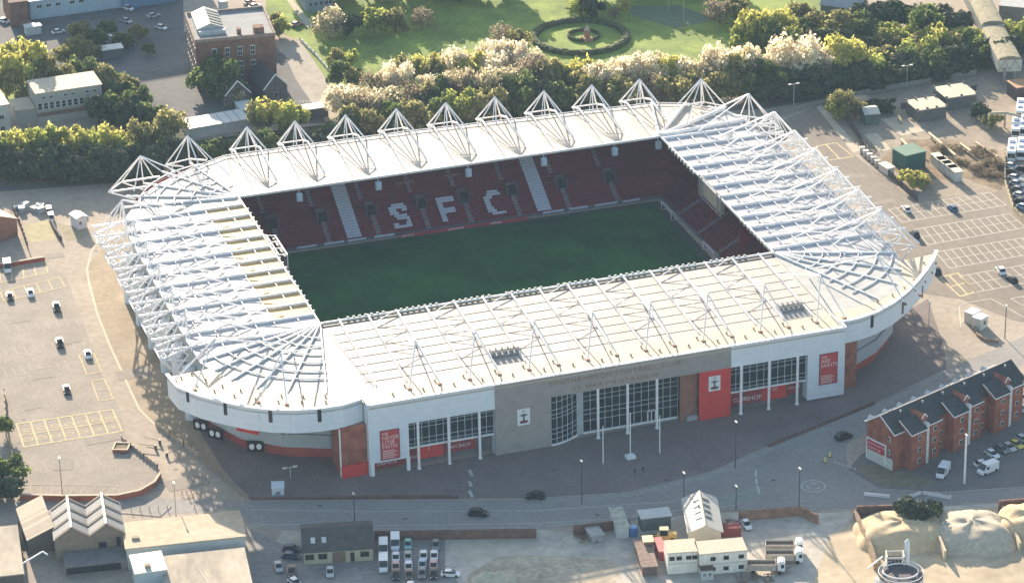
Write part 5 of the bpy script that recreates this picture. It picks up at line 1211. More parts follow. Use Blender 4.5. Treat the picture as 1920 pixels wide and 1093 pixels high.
for i, (pl, pr, wins) in enumerate((((1252,1078),(1308,1074),(.14,.38,.70,.9)),((1312,1080),(1400,1072),(.28,.56,.88)))):
    t, L = bt('site_cabin', ['two-storey cream site cabin, left one','two-storey cream site cabin, longer right one'][i], 'cabin', pl, pr)
    mb = MB(); mb.box(0,L,0,5.5,.2,5.4); mb.build('wall', cab, t); mb = MB(); mb.box(-.15,L+.15,-.15,5.65,5.4,5.6); mb.build('roof', cabr, t)
    windows(t, None, [L*q for q in wins], [1.1,3.7] if i else [3.7], 1.0, .8, frame=mat('brown_frame', (.16,.12,.09)))
    mb = MB(); mb.box(0,L,-.06,0,2.7,2.85); mb.build('band', mat('band_grey', (.42,.40,.34), .8, .1, 1), t)
t, L = bt('entrance_cabin', 'small pale cabin with brown roof in front of the site cabins', 'cabin', (1315,1088), (1338,1086))
mb = MB(); mb.box(0,L,0,2.6,0,2.4); mb.build('wall', pw_, t); mb = MB(); mb.box(-.15,L+.15,-.15,2.8,2.4,2.6); mb.build('roof', mat('brown_roof', (.14,.09,.08)), t); windows(t, None, [L*.25,L*.7], [1.0], .5, .8)
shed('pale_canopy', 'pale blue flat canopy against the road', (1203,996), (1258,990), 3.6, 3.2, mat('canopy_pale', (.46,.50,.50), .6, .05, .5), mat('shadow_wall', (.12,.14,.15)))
shed('storage_container', 'weathered pale green container stood endways', (1156,1010), (1179,1008), 9, 2.8, mat('weathered_green', (.36,.38,.32), .8, .3, .8), pw_)
shed('grey_skip', 'grey open skip by the dark brick wall', (1110,1018), (1132,1014), 4, 1.6, mat('skip_grey', (.34,.35,.34), .8, .15, 1), mat('skip_grey', (.34,.35,.34)))
p = G(1187,1003); t = thing('blue_tank', 'blue plastic tank beside the pale container', 'tank', (p.x,p.y,0)); mb = MB(); mb.tube((0,0,0),(0,0,2.2),1.1,n=14); mb.build('body', mat('blue_plastic', (.07,.16,.38), .5, .05, 1), t); mb = MB(); mb.tube((0,0,2.2),(0,0,2.5),.9,.5,n=14); mb.build('lid', mat('light_blue', (.25,.42,.62), .5, .05, 1), t)
t, L = bt('wheel_loader', 'yellow wheel loader in the works yard', 'loader', (1228,1018), (1262,1018)); yl_ = mat('plant_yellow', (.55,.38,.12), .6, .12, 1)
mb = MB(); mb.box(.4,4.8,.2,1.9,.8,1.7); mb.box(2.9,4.9,.3,1.8,1.7,2.2); mb.build('chassis', yl_, t); mb = MB(); mb.box(1.2,2.8,.35,1.75,1.7,3.1); mb.build('cab', glass, t); mb = MB(); mb.box(1.0,3.0,.2,1.9,3.1,3.3); mb.build('cab_roof', mat('cream_cab_roof', (.66,.58,.30), .6, .05, 1), t)
mb = MB(); mb.beam((.6,.5,1.2),(-1.2,.5,.6),.3); mb.beam((.6,1.6,1.2),(-1.2,1.6,.6),.3); mb.add([(-1.2,-.2,.3),(-1.2,2.3,.3),(-2.2,2.3,.2),(-2.2,-.2,.2),(-1.4,-.2,1.2),(-1.4,2.3,1.2)], [(0,1,2,3),(0,4,5,1),(0,3,4),(1,5,2)]); mb.build('bucket', yl_, t)
for x in (1.1,3.9):
    for y in (.1,2.0): mb = MB(); mb.tube((x,y-.2,.65),(x,y+.2,.65),.65,n=12); mb.build('wheel', tyre, t)
shed('screen_hopper', 'brown conveyor hopper with a yellow-cream hood', (1205,1080), (1232,1078), 12, 2.2, mat('rust_screen', (.22,.16,.13), .9, .35, 1.2), mat('rust_wall', (.18,.12,.1), .9, .2, 1))
shed('hopper_hood', 'cream hood over the conveyor head', (1208,1040), (1224,1039), 2.4, 3.2, mat('hood_cream', (.66,.55,.32), .7, .05, 1), mat('rust_wall', (.18,.12,.1)))
shed('red_container', 'faded red container beside the left site cabin', (1237,1052), (1248,1051), 6, 2.4, mat('faded_red', (.42,.16,.16), .8, .1, 1), mat('faded_red2', (.36,.07,.08), .8, .1, 1))
for i, (x, y, s) in enumerate(((1215,1012,.9),(1208,1022,1.1),(1222,1020,.7),(1100,1012,.9),(1088,1004,.8),(1368,985,1.0),(1465,1072,.8),(1440,1086,1),(1390,1090,1),(1418,1086,.9))):
    p = G(x, y); t = thing('scrap_heap', 'small brown scrap heap in the works yard, %s from the left'%ORD[sorted([1215,1208,1222,1100,1088,1368,1465,1440,1390,1418]).index(x)], 'scrap', (p.x,p.y,0), i, 'scrap heaps in the works yard')
    r2 = random.Random(i); mb = MB()
    for k in range(14):
        a = Vector((r2.uniform(-1.6,1.6),r2.uniform(-1.2,1.2),r2.uniform(.1,.9)))*s; b = a+Vector((r2.uniform(-1.4,1.4),r2.uniform(-1.4,1.4),r2.uniform(-.3,.5))); mb.beam(tuple(a),tuple(b),.25*s,.2*s)
    mb.build('debris', mat('scrap_brown', (.20,.15,.12), .9, .4, 1.5), t)
# aggregate heaps in bays
def heap(name, label, px, py, rx, ry, h, m, rz=0, seed=0, flat=1.0):
    p = G(px, py); r2 = random.Random(seed); N, K = 48, 24; mb = MB(); bl = [(r2.uniform(-.8,.8),r2.uniform(-.8,.8),r2.uniform(.06,.2),r2.uniform(-.3,.3)) for _ in range(80)]
    def bump(x, y): return sum(q[3]*math.exp(-((x-q[0])**2+(y-q[1])**2)/q[2]**2) for q in bl)
    vs = [(0,0,h*.99+bump(0,0))]; ph = [r2.uniform(0,6) for _ in range(6)]
    for k in range(1, K+1):
        u = k/K
        for i in range(N):
            a = 2*pi*i/N; w_ = (1+.05*sin(3*a+ph[0])+.03*sin(7*a+ph[1]))/((abs(cos(a))**2.7+abs(sin(a))**2.7)**(1/2.7))
            z = h*max(0,(1-u**3.4))*(1+.05*sin(5*a+ph[2]+4*u))+ (bump(u*cos(a),u*sin(a)) if u < .92 else 0)
            vs.append((rx*u*w_*cos(a), ry*u*w_*sin(a), max(z, 0) if k < K else -.1))
    fs = [(0,1+i,1+(i+1)%N) for i in range(N)]
    for k in range(K-1):
        for i in range(N): a = 1+k*N; fs.append((a+i,a+N+i,a+N+(i+1)%N,a+(i+1)%N))
    mb.add(vs, fs); o = mb.build(name, m, smooth=True); o.location = (p.x,p.y,0); o.rotation_euler = (0,0,rz); tag(o, label, 'heap'); return o
sandh = mat('golden_sand', (.56,.44,.28), .98, .12, .8, scale2=3, bump=.4, detail=8); greyh = mat('grey_aggregate', (.50,.44,.34), .98, .14, .8, scale2=3, bump=.4, detail=8)
rz_ = YAW*-1
heap('sand_heap', 'large golden sand heap behind the hopper plant', 1690,1000, 11,9.6, 3.4, sandh, rz_, 1)
heap('sand_heap', 'large grey aggregate heap right of the golden heap', 1822,1002, 10,10, 3.4, greyh, rz_, 2)
heap('sand_heap', 'golden sand heap cut by the right edge', 1935,990, 8,9, 4.6, sandh, rz_, 3)
heap('sand_heap', 'low pale sand heap at the bottom middle of the yard', 925,1086, 5,3, 1.1, mat('pale_heap', (.50,.45,.34), .98, .12, 1, bump=.3), rz_, 4)
wallthing('bay_wall', 'timber bay wall left of the golden sand heap', 'wall', [(1603,968),(1618,1005),(1632,1035),(1642,1068)], 1.8, .9, mat('bay_timber', (.26,.19,.13), .95, .3, 1))
wallthing('bay_wall', 'pale bay wall between golden and grey heaps', 'wall', [(1745,975),(1760,1020),(1772,1050)], 2.4, .5, mat('bay_concrete', (.50,.42,.30), .9, .1, .6))
wallthing('bay_wall', 'bay wall between the grey heap and the right golden heap', 'wall', [(1880,965),(1900,1005),(1912,1035)], 2.4, .5, mat('bay_concrete', (.50,.42,.30)))
wallthing('bay_wall', 'dark back wall along the top of the aggregate bays', 'wall', [(1605,970),(1745,966)], 3.0, .6, dkbr)
wallthing('bay_wall', 'dark back wall of the aggregate bays at the right edge', 'wall', [(1872,960),(1990,950)], 3.0, .6, dkbr)
# hopper plant
c = G(1688,1112); t = thing('concrete_plant', 'white concrete batching plant with silo drum and gantry', 'plant', (c.x,c.y,0), -YAW); t.scale = (.78,.78,.85)
mb = MB(); n = 28; mb.tube((0,0,0),(0,0,5.4),6.2,n=n,cap=False); mb.build('drum_wall', mat('drum_white', (.60,.62,.62), .6, .06, .5), t)
mb = MB(); mb.tube((0,0,5.35),(0,0,5.45),5.9,n=n); mb.build('drum_deck', mat('deck_dark', (.10,.09,.10), .8, .2, 1), t)
mb = MB(); R_ = 6.2; mb.poly([(R_*cos(2*pi*i/n),R_*sin(2*pi*i/n),6.4) for i in range(n+1)], .12); mb.poly([(4.9*cos(2*pi*i/n),1.2+4.2*sin(2*pi*i/n),5.9) for i in range(n+1)], .22); mb.build('guard_rail', white_paint, t)
mb = MB(); mb.box(-3.4,1.6,5,9,5,5.3); mb.box(-3.4,-3.1,5,9,0,8); mb.box(1.3,1.6,5,9,0,8); mb.box(-3.4,1.6,5,5.2,7.4,7.8); mb.box(-3.4,1.6,8.8,9,7.4,7.8); mb.box(-3.4,-3.2,5,9,7.4,7.8); mb.box(1.4,1.6,5,9,7.4,7.8); mb.build('gantry', mat('gantry_pale', (.55,.55,.52), .6, .1, 1), t)
mb = MB(); [mb.box(-2.8+i*1.0,-2.1+i*1.0,5.6,8.2,5.3,7.0) for i in range(4)]; mb.build('hopper', dark_metal, t)
mb = MB(); mb.tube((2.6,8.5,0),(2.6,8.5,10.5),.75,n=12); mb.tube((2.6,8.5,10.5),(2.6,8.5,11.3),.75,.2,n=12); mb.build('silo_tube', white_clad, t)
mb = MB(); mb.beam((-3,6,5.4),(-9.5,-4,1.5),.7,.5); mb.beam((-4,9,6.2),(-8,9.6,2.5),.35); mb.beam((-6.5,3,0),(-6.5,3,3.4),.25); mb.build('conveyor', white_clad, t)
# --- street furniture
def pole(name, label, cat, px, py, h, m, r=.11, head=None, group=None, base=None):
    p = G(px, py); t = thing(name, label, cat, (p.x,p.y,0), 0, group); mb = MB(); mb.tube((0,0,0),(0,0,h),r,r*.7,n=8); mb.build('post', m, t)
    if head == 'lamp': mb = MB(); mb.box(-.2,.2,-.5,.5,h-.05,h+.15); mb.build('lamp_head', mat('lamp_pale', (.70,.68,.60), .5, .05, 1), t)
    if head == 'twin':
        for s in (-1,1): mb = MB(); mb.beam((0,0,h),(s*1.3,0,h+.1),.1); mb.box(s*1.3-.6,s*1.3+.4*s,-.3,.3,h,h+.22) if s > 0 else mb.box(-1.8,-.9,-.3,.3,h,h+.22); mb.build('lamp_head', mat('lamp_pale', (.70,.68,.60)), t)
    if head == 'ball': mb = MB(); mb.tube((0,0,h-.05),(0,0,h+.25),.12,.12,n=8); mb.build('finial', m, t)
    if base: mb = MB(); mb.box(-1.1,1.1,-.9,.9,0,.7); mb.build('plinth', white_paint, t)
    return t
gf = 'flagpoles before the main entrance'
pole('flagpole', 'white flagpole before the main entrance, left of three', 'flagpole', 1131,869, 9.6, white_steel, .15, 'ball', gf)
pole('flagpole', 'white flagpole on a white plinth, middle of three', 'flagpole', 1182,858, 11.5, white_steel, .15, 'ball', gf, base=True)
pole('flagpole', 'white flagpole before the main entrance, right of three', 'flagpole', 1237,849, 9.6, white_steel, .15, 'ball', gf)
gl = 'street lamps'
dk = mat('lamp_post_dark', (.05,.055,.06), .6, .1, 1); tn = mat('lamp_post_tan', (.34,.29,.22), .6, .1, 1)
for x, y, h, m, l in ((117,927,9.5,tn,'tan street lamp at the corner of the left car park'),(331,978,10,tn,'tan street lamp beside the tan-roofed warehouse'),(1379,877,12,dk,'dark street lamp on the forecourt near the red block'),
    (1498,955,10.5,dk,'dark street lamp by the mini roundabout'),(1282,952,9,dk,'dark street lamp behind the gabled workshop'),(1380,955,6,dk,'short dark lamp behind the works yard wall'),(1091,944,11,dk,'dark street lamp on the road below the entrance'),(665,976,7,dk,'dark street lamp at the road behind the parked cars'),
    (1884,634,9,dk,'dark street lamp on the island at the right'),(1741,622,8,mat('lamp_post_pale', (.5,.5,.5), .5, .1, 1),'pale lamp by the forecourt corner under the fascia')):
    pole('street_lamp', l, 'street lamp', x, y, h, m, .13, 'lamp', gl)
pole('street_lamp', 'bright white street lamp in front of the terrace car park', 'street lamp', 1808,906, 12.5, white_paint, .3, 'lamp')
pole('street_lamp', 'low twin-headed lamp on the shaded forecourt', 'street lamp', 545,896, 2.8, mat('lamp_post_pale', (.5,.5,.5)), .12, 'twin')
for i, (x, y, h) in enumerate(((1488,200,7),(1700,165,7),(1282,42,9),(1254,20,7),(1640,160,5))): pole('lamp_mast', 'pale mast, %s of those beyond the far stand'%ORD[i], 'mast', x, y, h, mat('lamp_post_pale', (.5,.5,.5)), .12, 'twin' if i != 2 else 'lamp')
t, L = bt('ticket_box', 'square white box on the shaded forecourt', 'box', (510,930), (533,929)); mb = MB(); mb.box(0,L,0,3,0,2.1); mb.build('body', mat('box_white', (.60,.66,.70), .6, .05, 1), t); mb = MB(); mb.box(L*.3,L*.7,-.05,0,.2,1.2); mb.build('door', grey_metal, t); mb = MB(); mb.box(-.1,L+.1,-.1,3.1,2.1,2.25); mb.build('lid', mat('box_lid', (.66,.74,.78), .6, .04, 1), t)
for i, (pl, pr) in enumerate((((1823,610),(1838,602)),((1838,620),(1852,612)))):
    t, L = bt('gatehouse', ['white gatehouse cabin on the island at the right, farther one','white gatehouse cabin on the island at the right, nearer one'][i], 'gatehouse', pl, pr)
    mb = MB(); mb.box(0,L,0,2.6,0,2.9); mb.build('wall', mat('gatehouse_white', (.66,.64,.58), .6, .05, 1), t); mb = MB(); mb.box(-.15,L+.15,-.15,2.75,2.9,3.1); mb.build('roof', white_clad, t); windows(t, None, [L*.5], [1.2], .9, 1.0)
wallthing('low_wall', 'low brown wall below the gatehouse', 'wall', [(1826,612),(1832,630),(1848,640),(1872,642)], .8, .4, mat('brown_wall', (.36,.24,.16), .9, .1, 1))
t, L = bt('round_bin', 'grey block beside the bright red entrance block', 'block', (1289,790), (1309,786)); mb = MB(); mb.box(0,L,0,1.6,0,1.1); mb.build('body', mat('block_grey', (.34,.34,.36), .8, .1, 1), t); mb = MB(); mb.box(.2,L-.2,.2,1.4,1.1,1.25); mb.build('lid', grey_metal, t)
for i, (x, y) in enumerate(((926,835),(945,829))):
    p = G(x-15, y+8); t = thing('concrete_bench', 'faint grey bench on the forecourt, %s'%['nearer the fan shop','nearer the stone wall'][i], 'bench', (p.x,p.y,0), .1); mb = MB(); mb.box(-1.2,1.2,-.4,.4,.35,.5); mb.build('seat', mat('bench_grey', (.30,.28,.26), .9, .1, 1), t); mb = MB(); mb.box(-1,-.7,-.35,.35,0,.35); mb.box(.7,1,-.35,.35,0,.35); mb.build('legs', grey_metal, t)
p = G(1191,888); 
def person(px, py, label, pose=0, colr=(.05,.05,.07)):
    p = G(px, py); me = bpy.data.meshes.new('person')
    V = [(0,0,.95),(0,.02,1.25),(0,.02,1.45),(0,.03,1.56),(0,.04,1.70),(-.2,0,1.42),(-.26,.05,1.15),(-.24,-.1,.92),(.2,0,1.42),(.26,-.05,1.15),(.24,.12,.94),(-.1,0,.9),(-.11,-.12,.5),(-.11,-.2,.06),(-.11,-.36,.04),(.1,0,.9),(.11,.1,.5),(.11,.22,.06),(.11,.06,.04)]
    E = [(0,1),(1,2),(2,3),(3,4),(2,5),(5,6),(6,7),(2,8),(8,9),(9,10),(0,11),(11,12),(12,13),(13,14),(0,15),(15,16),(16,17),(17,18)]
    me.from_pydata(V, E, []); o = bpy.data.objects.new('person', me); COL.objects.link(o)
    m_ = o.modifiers.new('skin', 'SKIN'); rad = [.15,.16,.15,.06,.11,.07,.05,.04,.07,.05,.04,.1,.075,.05,.04,.1,.075,.05,.04]
    for v, r_ in zip(me.skin_vertices[0].data, rad): v.radius = (r_, r_)
    me.skin_vertices[0].data[0].use_root = True
    o.modifiers.new('sub', 'SUBSURF').levels = 1
    bpy.context.view_layer.update()
    m2 = bpy.data.meshes.new_from_object(o.evaluated_get(bpy.context.evaluated_depsgraph_get())); o.modifiers.clear(); o.data = m2; bpy.data.meshes.remove(me)
    m2.materials.clear(); m2.materials.append(mat('dark_clothing_%d'%pose, colr, .9, .2, 3)); m2.materials.append(mat('skin', (.42,.26,.2), .6, .05, 3)); m2.materials.append(mat('hair', (.05,.035,.03), .8, .1, 3))
    for f in m2.polygons:
        c_ = f.center
        if c_.z > 1.72: f.material_index = 2
        elif c_.z > 1.52: f.material_index = 1
        f.use_smooth = True
    o.location = (p.x,p.y,0.01); o.rotation_euler = (0,0,pose); tag(o, label, 'person', 'people walking on the forecourt'); return o
person(1190,889,'person in dark clothes walking on the forecourt, left of the pair',.4)
person(1206,885,'person in dark clothes walking on the forecourt, right of the pair',2.0,(.06,.05,.05))
t = thing('brick_planter', 'low brick planter with cream coping at the railing end', 'planter', tuple(G(228,842)), -YAW-.1)
mb = MB(); mb.box(-1.6,1.6,-1.8,-1.6,0,.8); mb.box(-1.6,1.6,1.6,1.8,0,.8); mb.box(-1.8,-1.6,-1.8,1.8,0,.8); mb.box(1.6,1.8,-1.8,1.8,0,.8); mb.build('wall', red_brick, t)
mb = MB(); mb.box(-1.9,1.9,-1.95,-1.55,.8,.92); mb.box(-1.9,1.9,1.55,1.95,.8,.92); mb.box(-1.95,-1.55,-1.55,1.55,.8,.92); mb.box(1.55,1.95,-1.55,1.55,.8,.92); mb.build('coping', kerb_m, t)
mb = MB(); mb.box(-1.55,1.55,-1.55,1.55,0,.7); mb.build('soil', mud, t)
for i, (x, y, a) in enumerate(((292,842,2.6),(313,856,.3),(300,832,2.4))):
    p = G(x, y); t = thing('gate_barrier', 'dark car park barrier arm on the lane, %s'%['middle one','one nearest the road','one farthest from the road'][i], 'barrier', (p.x,p.y,0), a, 'barriers at the car park entrance')
    mb = MB(); mb.box(-.25,.25,-.2,.2,0,1.1); mb.build('housing', dark_metal, t); mb = MB(); mb.beam((.2,0,1.0),(4.2,0,1.0),.12,.14); mb.build('arm', mat('barrier_brown', (.22,.13,.10), .7, .1, 1), t)
for i, (x, y) in enumerate(((350,925),(362,932))):
    p = G(x, y); t = thing('cycle_rack', 'brown tubular cycle rack on the corner, %s'%['farther','nearer'][i], 'rack', (p.x,p.y,0), .2*i); mb = MB()
    for q in range(3): mb.poly([(q*1.1-1.1,-.4,0),(q*1.1-1.1,-.4,.8),(q*1.1-1.1,.4,.8),(q*1.1-1.1,.4,0)], .05)
    mb.build('hoops', mat('rust_tube', (.24,.13,.09), .7, .2, 1), t); mb = MB(); mb.beam((-1.3,0,.8),(1.3,0,.8),.07); mb.build('top_bar', mat('rust_tube', (.24,.13,.09)), t)
for i in range(13):
    p = G(246+i*17, 958-i*.8 if i < 11 else 955); 
    if i in (5,6): continue
    t = thing('bollard', 'short dark bollard, %s from the left along the pavement corner'%ORD[i], 'bollard', (p.x,p.y,0), 0, 'bollards along the pavement'); mb = MB(); mb.tube((0,0,0),(0,0,1.0),.09,n=8); mb.build('post', tn, t); mb = MB(); mb.tube((0,0,1.0),(0,0,1.12),.12,.04,n=8); mb.build('cap', tn, t)
for i, (x, y) in enumerate(((1556,856),(1547,866))):
    p = G(x, y); t = thing('traffic_bollard', 'yellow lit-looking traffic bollard on the junction island, %s'%['right one','left one'][i], 'bollard', (p.x,p.y,0)); mb = MB(); mb.tube((0,0,0),(0,0,1.1),.35,.28,n=8); mb.build('body', mat('bollard_yellow', (.75,.62,.2), .5, .05, 1), t); mb = MB(); mb.tube((0,0,0),(0,0,.15),.5,n=8); mb.build('foot', dark_metal, t)
# park hedge ring, monument, paving boulders
c = G(1088,72); hedge = mat('hedge_green', (.075,.09,.035), .98, .4, 1.2, col2=(.05,.06,.03), scale2=3)
mb = MB(); N = 90; r2 = random.Random(5); rx = 15.2
def ring(mb, cx, cy, r0, r1, h, N, jit):
    vs = []; n = 6
    for i in range(N):
        a = 2*pi*i/N
        for k, (rr, zz) in enumerate(((r0,0),(r0+.1,h*.8),((r0*2+r1)/3,h),((r0+2*r1)/3,h),(r1-.1,h*.8),(r1,0))):
            j = r2.uniform(-jit,jit); vs.append((cx+(rr+j)*cos(a), cy+(rr+j)*sin(a), zz+(r2.uniform(-jit,jit) if zz else 0)))
    fs = [(i*n+k, ((i+1)%N)*n+k, ((i+1)%N)*n+k+1, i*n+k+1) for i in range(N) for k in range(n-1)]; mb.add(vs, fs)
ring(mb, 0, 0, 13.2, 15.6, 1.5, 140, .16); o = mb.build('hedge', hedge); o.location = (c.x,c.y,0); tag(o, 'large clipped hedge ring on the park lawn', 'hedge')
mb = MB(); ring(mb, 0, 0, 4.2, 5.2, 1.0, 60, .12); o = mb.build('hedge', hedge); o.location = (c.x+1.5,c.y+1,0); tag(o, 'small inner hedge ring round the monument', 'hedge')
p = G(1101,77); t = thing('monument', 'reddish stone monument inside the hedge rings', 'monument', (p.x,p.y,0)); mb = MB(); mb.box(-1.4,1.4,-1.4,1.4,0,1.2); mb.build('base', mat('red_stone', (.36,.20,.14), .9, .1, 1), t)
mb = MB(); mb.prism([(-.8,-.8),(.8,-.8),(.8,.8),(-.8,.8)], 1.2, 3.6); mb.build('shaft', mat('red_stone', (.36,.20,.14)), t); mb = MB(); mb.tube((0,0,3.6),(0,0,5.2),.9,.1,n=4); mb.build('spire', mat('pale_stone', (.48,.42,.34), .9, .1, 1), t)
r3 = random.Random(9); A = G(1322,184); Bq = G(1428,158)
mb = MB()
for i in range(110):
    q = A.lerp(Bq, r3.random()); q = (q.x+r3.uniform(-1.6,1.6), q.y+r3.uniform(-1.8,1.8)); s = r3.uniform(.3,.75)
    mb.M = Matrix.Translation((q[0],q[1],s*.3)) @ Matrix.Rotation(r3.uniform(0,3),4,'Z') @ Matrix.Rotation(r3.uniform(0,.8),4,'X'); mb.box(-s*.7,s*.7,-s*.5,s*.5,-s*.35,s*.35)
struct('white_rubble', mb, mat('white_rubble', (.55,.56,.54), .9, .15, 1), 'stuff')
# ================================================================ trees
TK = {  # name: (light, dark, leaf size, count, lobes, density shape)
 'blossom': ((.95,.86,.68), (.76,.66,.48), .27, 3000, 30),
 'pale_blossom': ((.70,.63,.46), (.38,.36,.21), .24, 2000, 30),
 'spring': ((.52,.56,.16), (.28,.33,.09), .36, 2600, 15),
 'yellow': ((.66,.64,.20), (.40,.40,.12), .36, 2600, 15),
 'olive': ((.40,.38,.17), (.23,.23,.10), .34, 2400, 16),
 'green': ((.20,.25,.09), (.11,.16,.06), .38, 2600, 14),
 'dark': ((.075,.10,.055), (.045,.065,.04), .40, 2600, 14),  # leaf colour lowered so the bank rows carry shade from the trees above
 'bare': ((.36,.31,.22), (.22,.18,.13), .20, 2000, 26)}
bark = mat('bark', (.10,.075,.055), .95, .3, 3); bark_pale = mat('bark_pale', (.22,.18,.14), .95, .2, 3)
PROT_T = {}
def crown_mesh(kind, seed):
    cl, cd, ls, n, lobes = TK[kind]; r = random.Random(seed*31+len(kind)); mb = MB()
    L = []
    for i in range(lobes):
        a = r.uniform(0, 2*pi); u = r.uniform(-.55,.8); rr = math.sqrt(max(0,1-u*u))*r.uniform(.35,.82)
        L.append((rr*cos(a), rr*sin(a), u*.62, r.uniform(.15,.42)))
    L.append((0,0,.05,.45))
    for i in range(n):
        cx, cy, cz, cr = L[r.randrange(len(L))]
        v = Vector((r.gauss(0,1), r.gauss(0,1), r.gauss(0,1))).normalized(); q = cr*(r.random()**.35)*(1+.25*(r.random()<.08)*r.random()*2)
        c = Vector((cx,cy,cz))+v*q
        if c.z < -.62: continue
        s = ls/5*r.uniform(.6,1.3); a = Vector((r.gauss(0,1), r.gauss(0,1), r.gauss(0,1))).normalized(); b = a.cross(v+Vector((.01,.02,.03))).normalized()
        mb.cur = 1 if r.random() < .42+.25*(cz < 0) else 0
        a2 = a*s*r.uniform(.7,1.5); b2 = b*s
        mb.add([c-a2-b2*.3, c+b2, c+a2-b2*.2, c-b2], [(0,1,2,3)])
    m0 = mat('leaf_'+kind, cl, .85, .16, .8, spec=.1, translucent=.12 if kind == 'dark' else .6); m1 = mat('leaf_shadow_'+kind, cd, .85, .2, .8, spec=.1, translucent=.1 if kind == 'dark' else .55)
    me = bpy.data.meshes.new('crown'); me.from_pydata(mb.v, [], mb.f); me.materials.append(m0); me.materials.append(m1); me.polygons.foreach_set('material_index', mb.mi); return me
def trunk_mesh(seed, pale=False):
    r = random.Random(seed); mb = MB(); mb.tube((0,0,0),(0,0,.42),.045,.03,n=7)
    for i in range(7):
        a = 2*pi*i/7+r.random(); z0 = .25+.17*r.random(); p = (0,0,z0); q = (.16*cos(a), .16*sin(a), z0+.24); e = (.42*cos(a+.2)*r.uniform(.7,1), .42*sin(a+.2)*r.uniform(.7,1), z0+.50)
        mb.tube(p,q,.022,.014,n=5); mb.tube(q,e,.014,.004,n=5); mb.tube(q,(q[0]*1.1+r.uniform(-.2,.2), q[1]*1.1+r.uniform(-.2,.2), e[2]+.08),.010,.003,n=4)
    mb.tube((0,0,.4),(r.uniform(-.05,.05),r.uniform(-.05,.05),.92),.03,.004,n=5)
    me = bpy.data.meshes.new('trunk'); me.from_pydata(mb.v, [], mb.f); me.materials.append(bark_pale if pale else bark); return me
TRUNKS = [trunk_mesh(i, i%2) for i in range(4)]
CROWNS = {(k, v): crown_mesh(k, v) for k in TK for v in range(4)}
tr = random.Random(11); CNT = [0]
def tree(px, py, h, r, kind, label, group=None, cls='tree', squat=1.0):
    """px, py: top of the crown in the photo"""
    p = G(px, py+1, h); i = CNT[0]; CNT[0] += 1
    ch = min(2*r*1.15, h*.92)*squat
    nm = {'tree':'tree','bush':'bush'}[cls]
    t = thing(nm, label, nm, (p.x, p.y, 0), tr.uniform(0,6.28), group)
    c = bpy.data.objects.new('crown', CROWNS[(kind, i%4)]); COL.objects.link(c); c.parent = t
    c.scale = (r*tr.uniform(1.05,1.35), r*tr.uniform(1.05,1.35), ch/1.5); c.location = (0,0,h-ch*.56 if cls == 'tree' else h*.42)
    if cls == 'bush': c.scale = (r*1.2, r*1.2, h*.75)
    k = bpy.data.objects.new('trunk', TRUNKS[i%4]); COL.objects.link(k); k.parent = t; k.scale = (r*1.5, r*1.5, h*.95); 
    return t
def row(items, where, group, cls='tree'):
    items = sorted(items, key=lambda q: q[0])
    cnt = {}
    words = {'blossom':'pale pink blossoming','pale_blossom':'thin whitish blossoming','spring':'fresh green','yellow':'yellow-green','olive':'olive green','green':'green','dark':'dark green','bare':'brown bare-twigged'}
    for it in items: cnt[it[4]] = cnt.get(it[4], 0)+1
    seen = {}
    for x, y, h, r, k in items:
        seen[k] = seen.get(k, 0)+1
        lab = '%s %s %s' % (words[k], cls, where) if cnt[k] == 1 else '%s %s %s from left %s' % (ORD[seen[k]-1], words[k], cls, where)
        tree(x, y, h, r, k, lab, group, cls)
# left hedge line above the stadium
row([(22,240,11,5.2,'yellow'),(60,238,10,4,'spring'),(98,236,10,4.2,'spring'),(136,232,10,4,'yellow'),(172,230,10,4,'spring'),(207,230,11,4.4,'yellow'),(262,222,11,4.6,'olive'),(312,198,13,5.2,'olive'),(232,250,9,3.6,'spring'),(-12,245,11,5,'spring')],
    'on top of the bank left of the stadium', 'trees along the left bank')
row([(10+i*26, 266+(i%3)*7-(i>8)*6, 9, 4.4, 'dark') for i in range(13)], 'in upper shade-coloured row left of stadium', 'dark trees on the left bank')
row([(0+i*28, 294+(i%2)*7, 7, 4.2, 'dark') for i in range(11)], 'in lower shade-coloured row left of stadium', 'dark trees on the left bank')
row([(345,262,9,4,'dark'),(372,272,8,3.6,'dark'),(400,262,9,3.8,'green'),(432,256,9,4,'dark'),(468,250,9,4,'dark'),(500,245,9,4,'green'),(560,236,9,4,'dark'),(590,234,9,4,'dark'),(520,172,13,6.5,'yellow'),(488,188,11,4.6,'olive'),(552,190,11,4.4,'spring'),(620,226,9,4,'dark'),(650,212,9,4,'dark')],
    'behind the left part of the far stand', 'trees behind the far stand')
# upper left trees
row([(34,68,18,8.6,'yellow'),(6,112,12,6,'olive'),(84,92,14,5.5,'olive'),(62,140,10,5,'olive'),(112,112,11,5.5,'olive'),(150,106,11,6,'green'),(178,118,10,5,'olive'),(205,140,10,5,'dark'),(225,170,9,5,'green'),(250,182,9,4.5,'dark'),(182,180,9,4,'dark'),(280,190,8,4,'green')],
    'among the yards at the upper left', 'trees at the upper left')
row([(410,104,14,7.2,'green'),(385,118,10,5,'green'),(440,150,8,4,'pale_blossom'),(497,20,8,4.6,'olive'),(520,28,7,3.4,'spring')], 'around the old brick factory', 'trees round the factory')
row([(150,40,6,4,'olive'),(178,52,6,4,'green'),(140,66,6,3.6,'olive'),(196,38,5,3.4,'green'),(165,78,6,4,'olive'),(232,60,5,3,'green'),(258,46,5,3,'olive'),(280,80,4,2.4,'green'),(215,128,7,3.6,'green'),(236,142,7,3.6,'olive'),(258,158,7,3.6,'green'),(212,196,6,3.4,'dark'),(236,205,6,3,'green'),(120,82,6,3.4,'olive')],
    'in the shaded yard left of the factory', 'trees of the shaded yard')
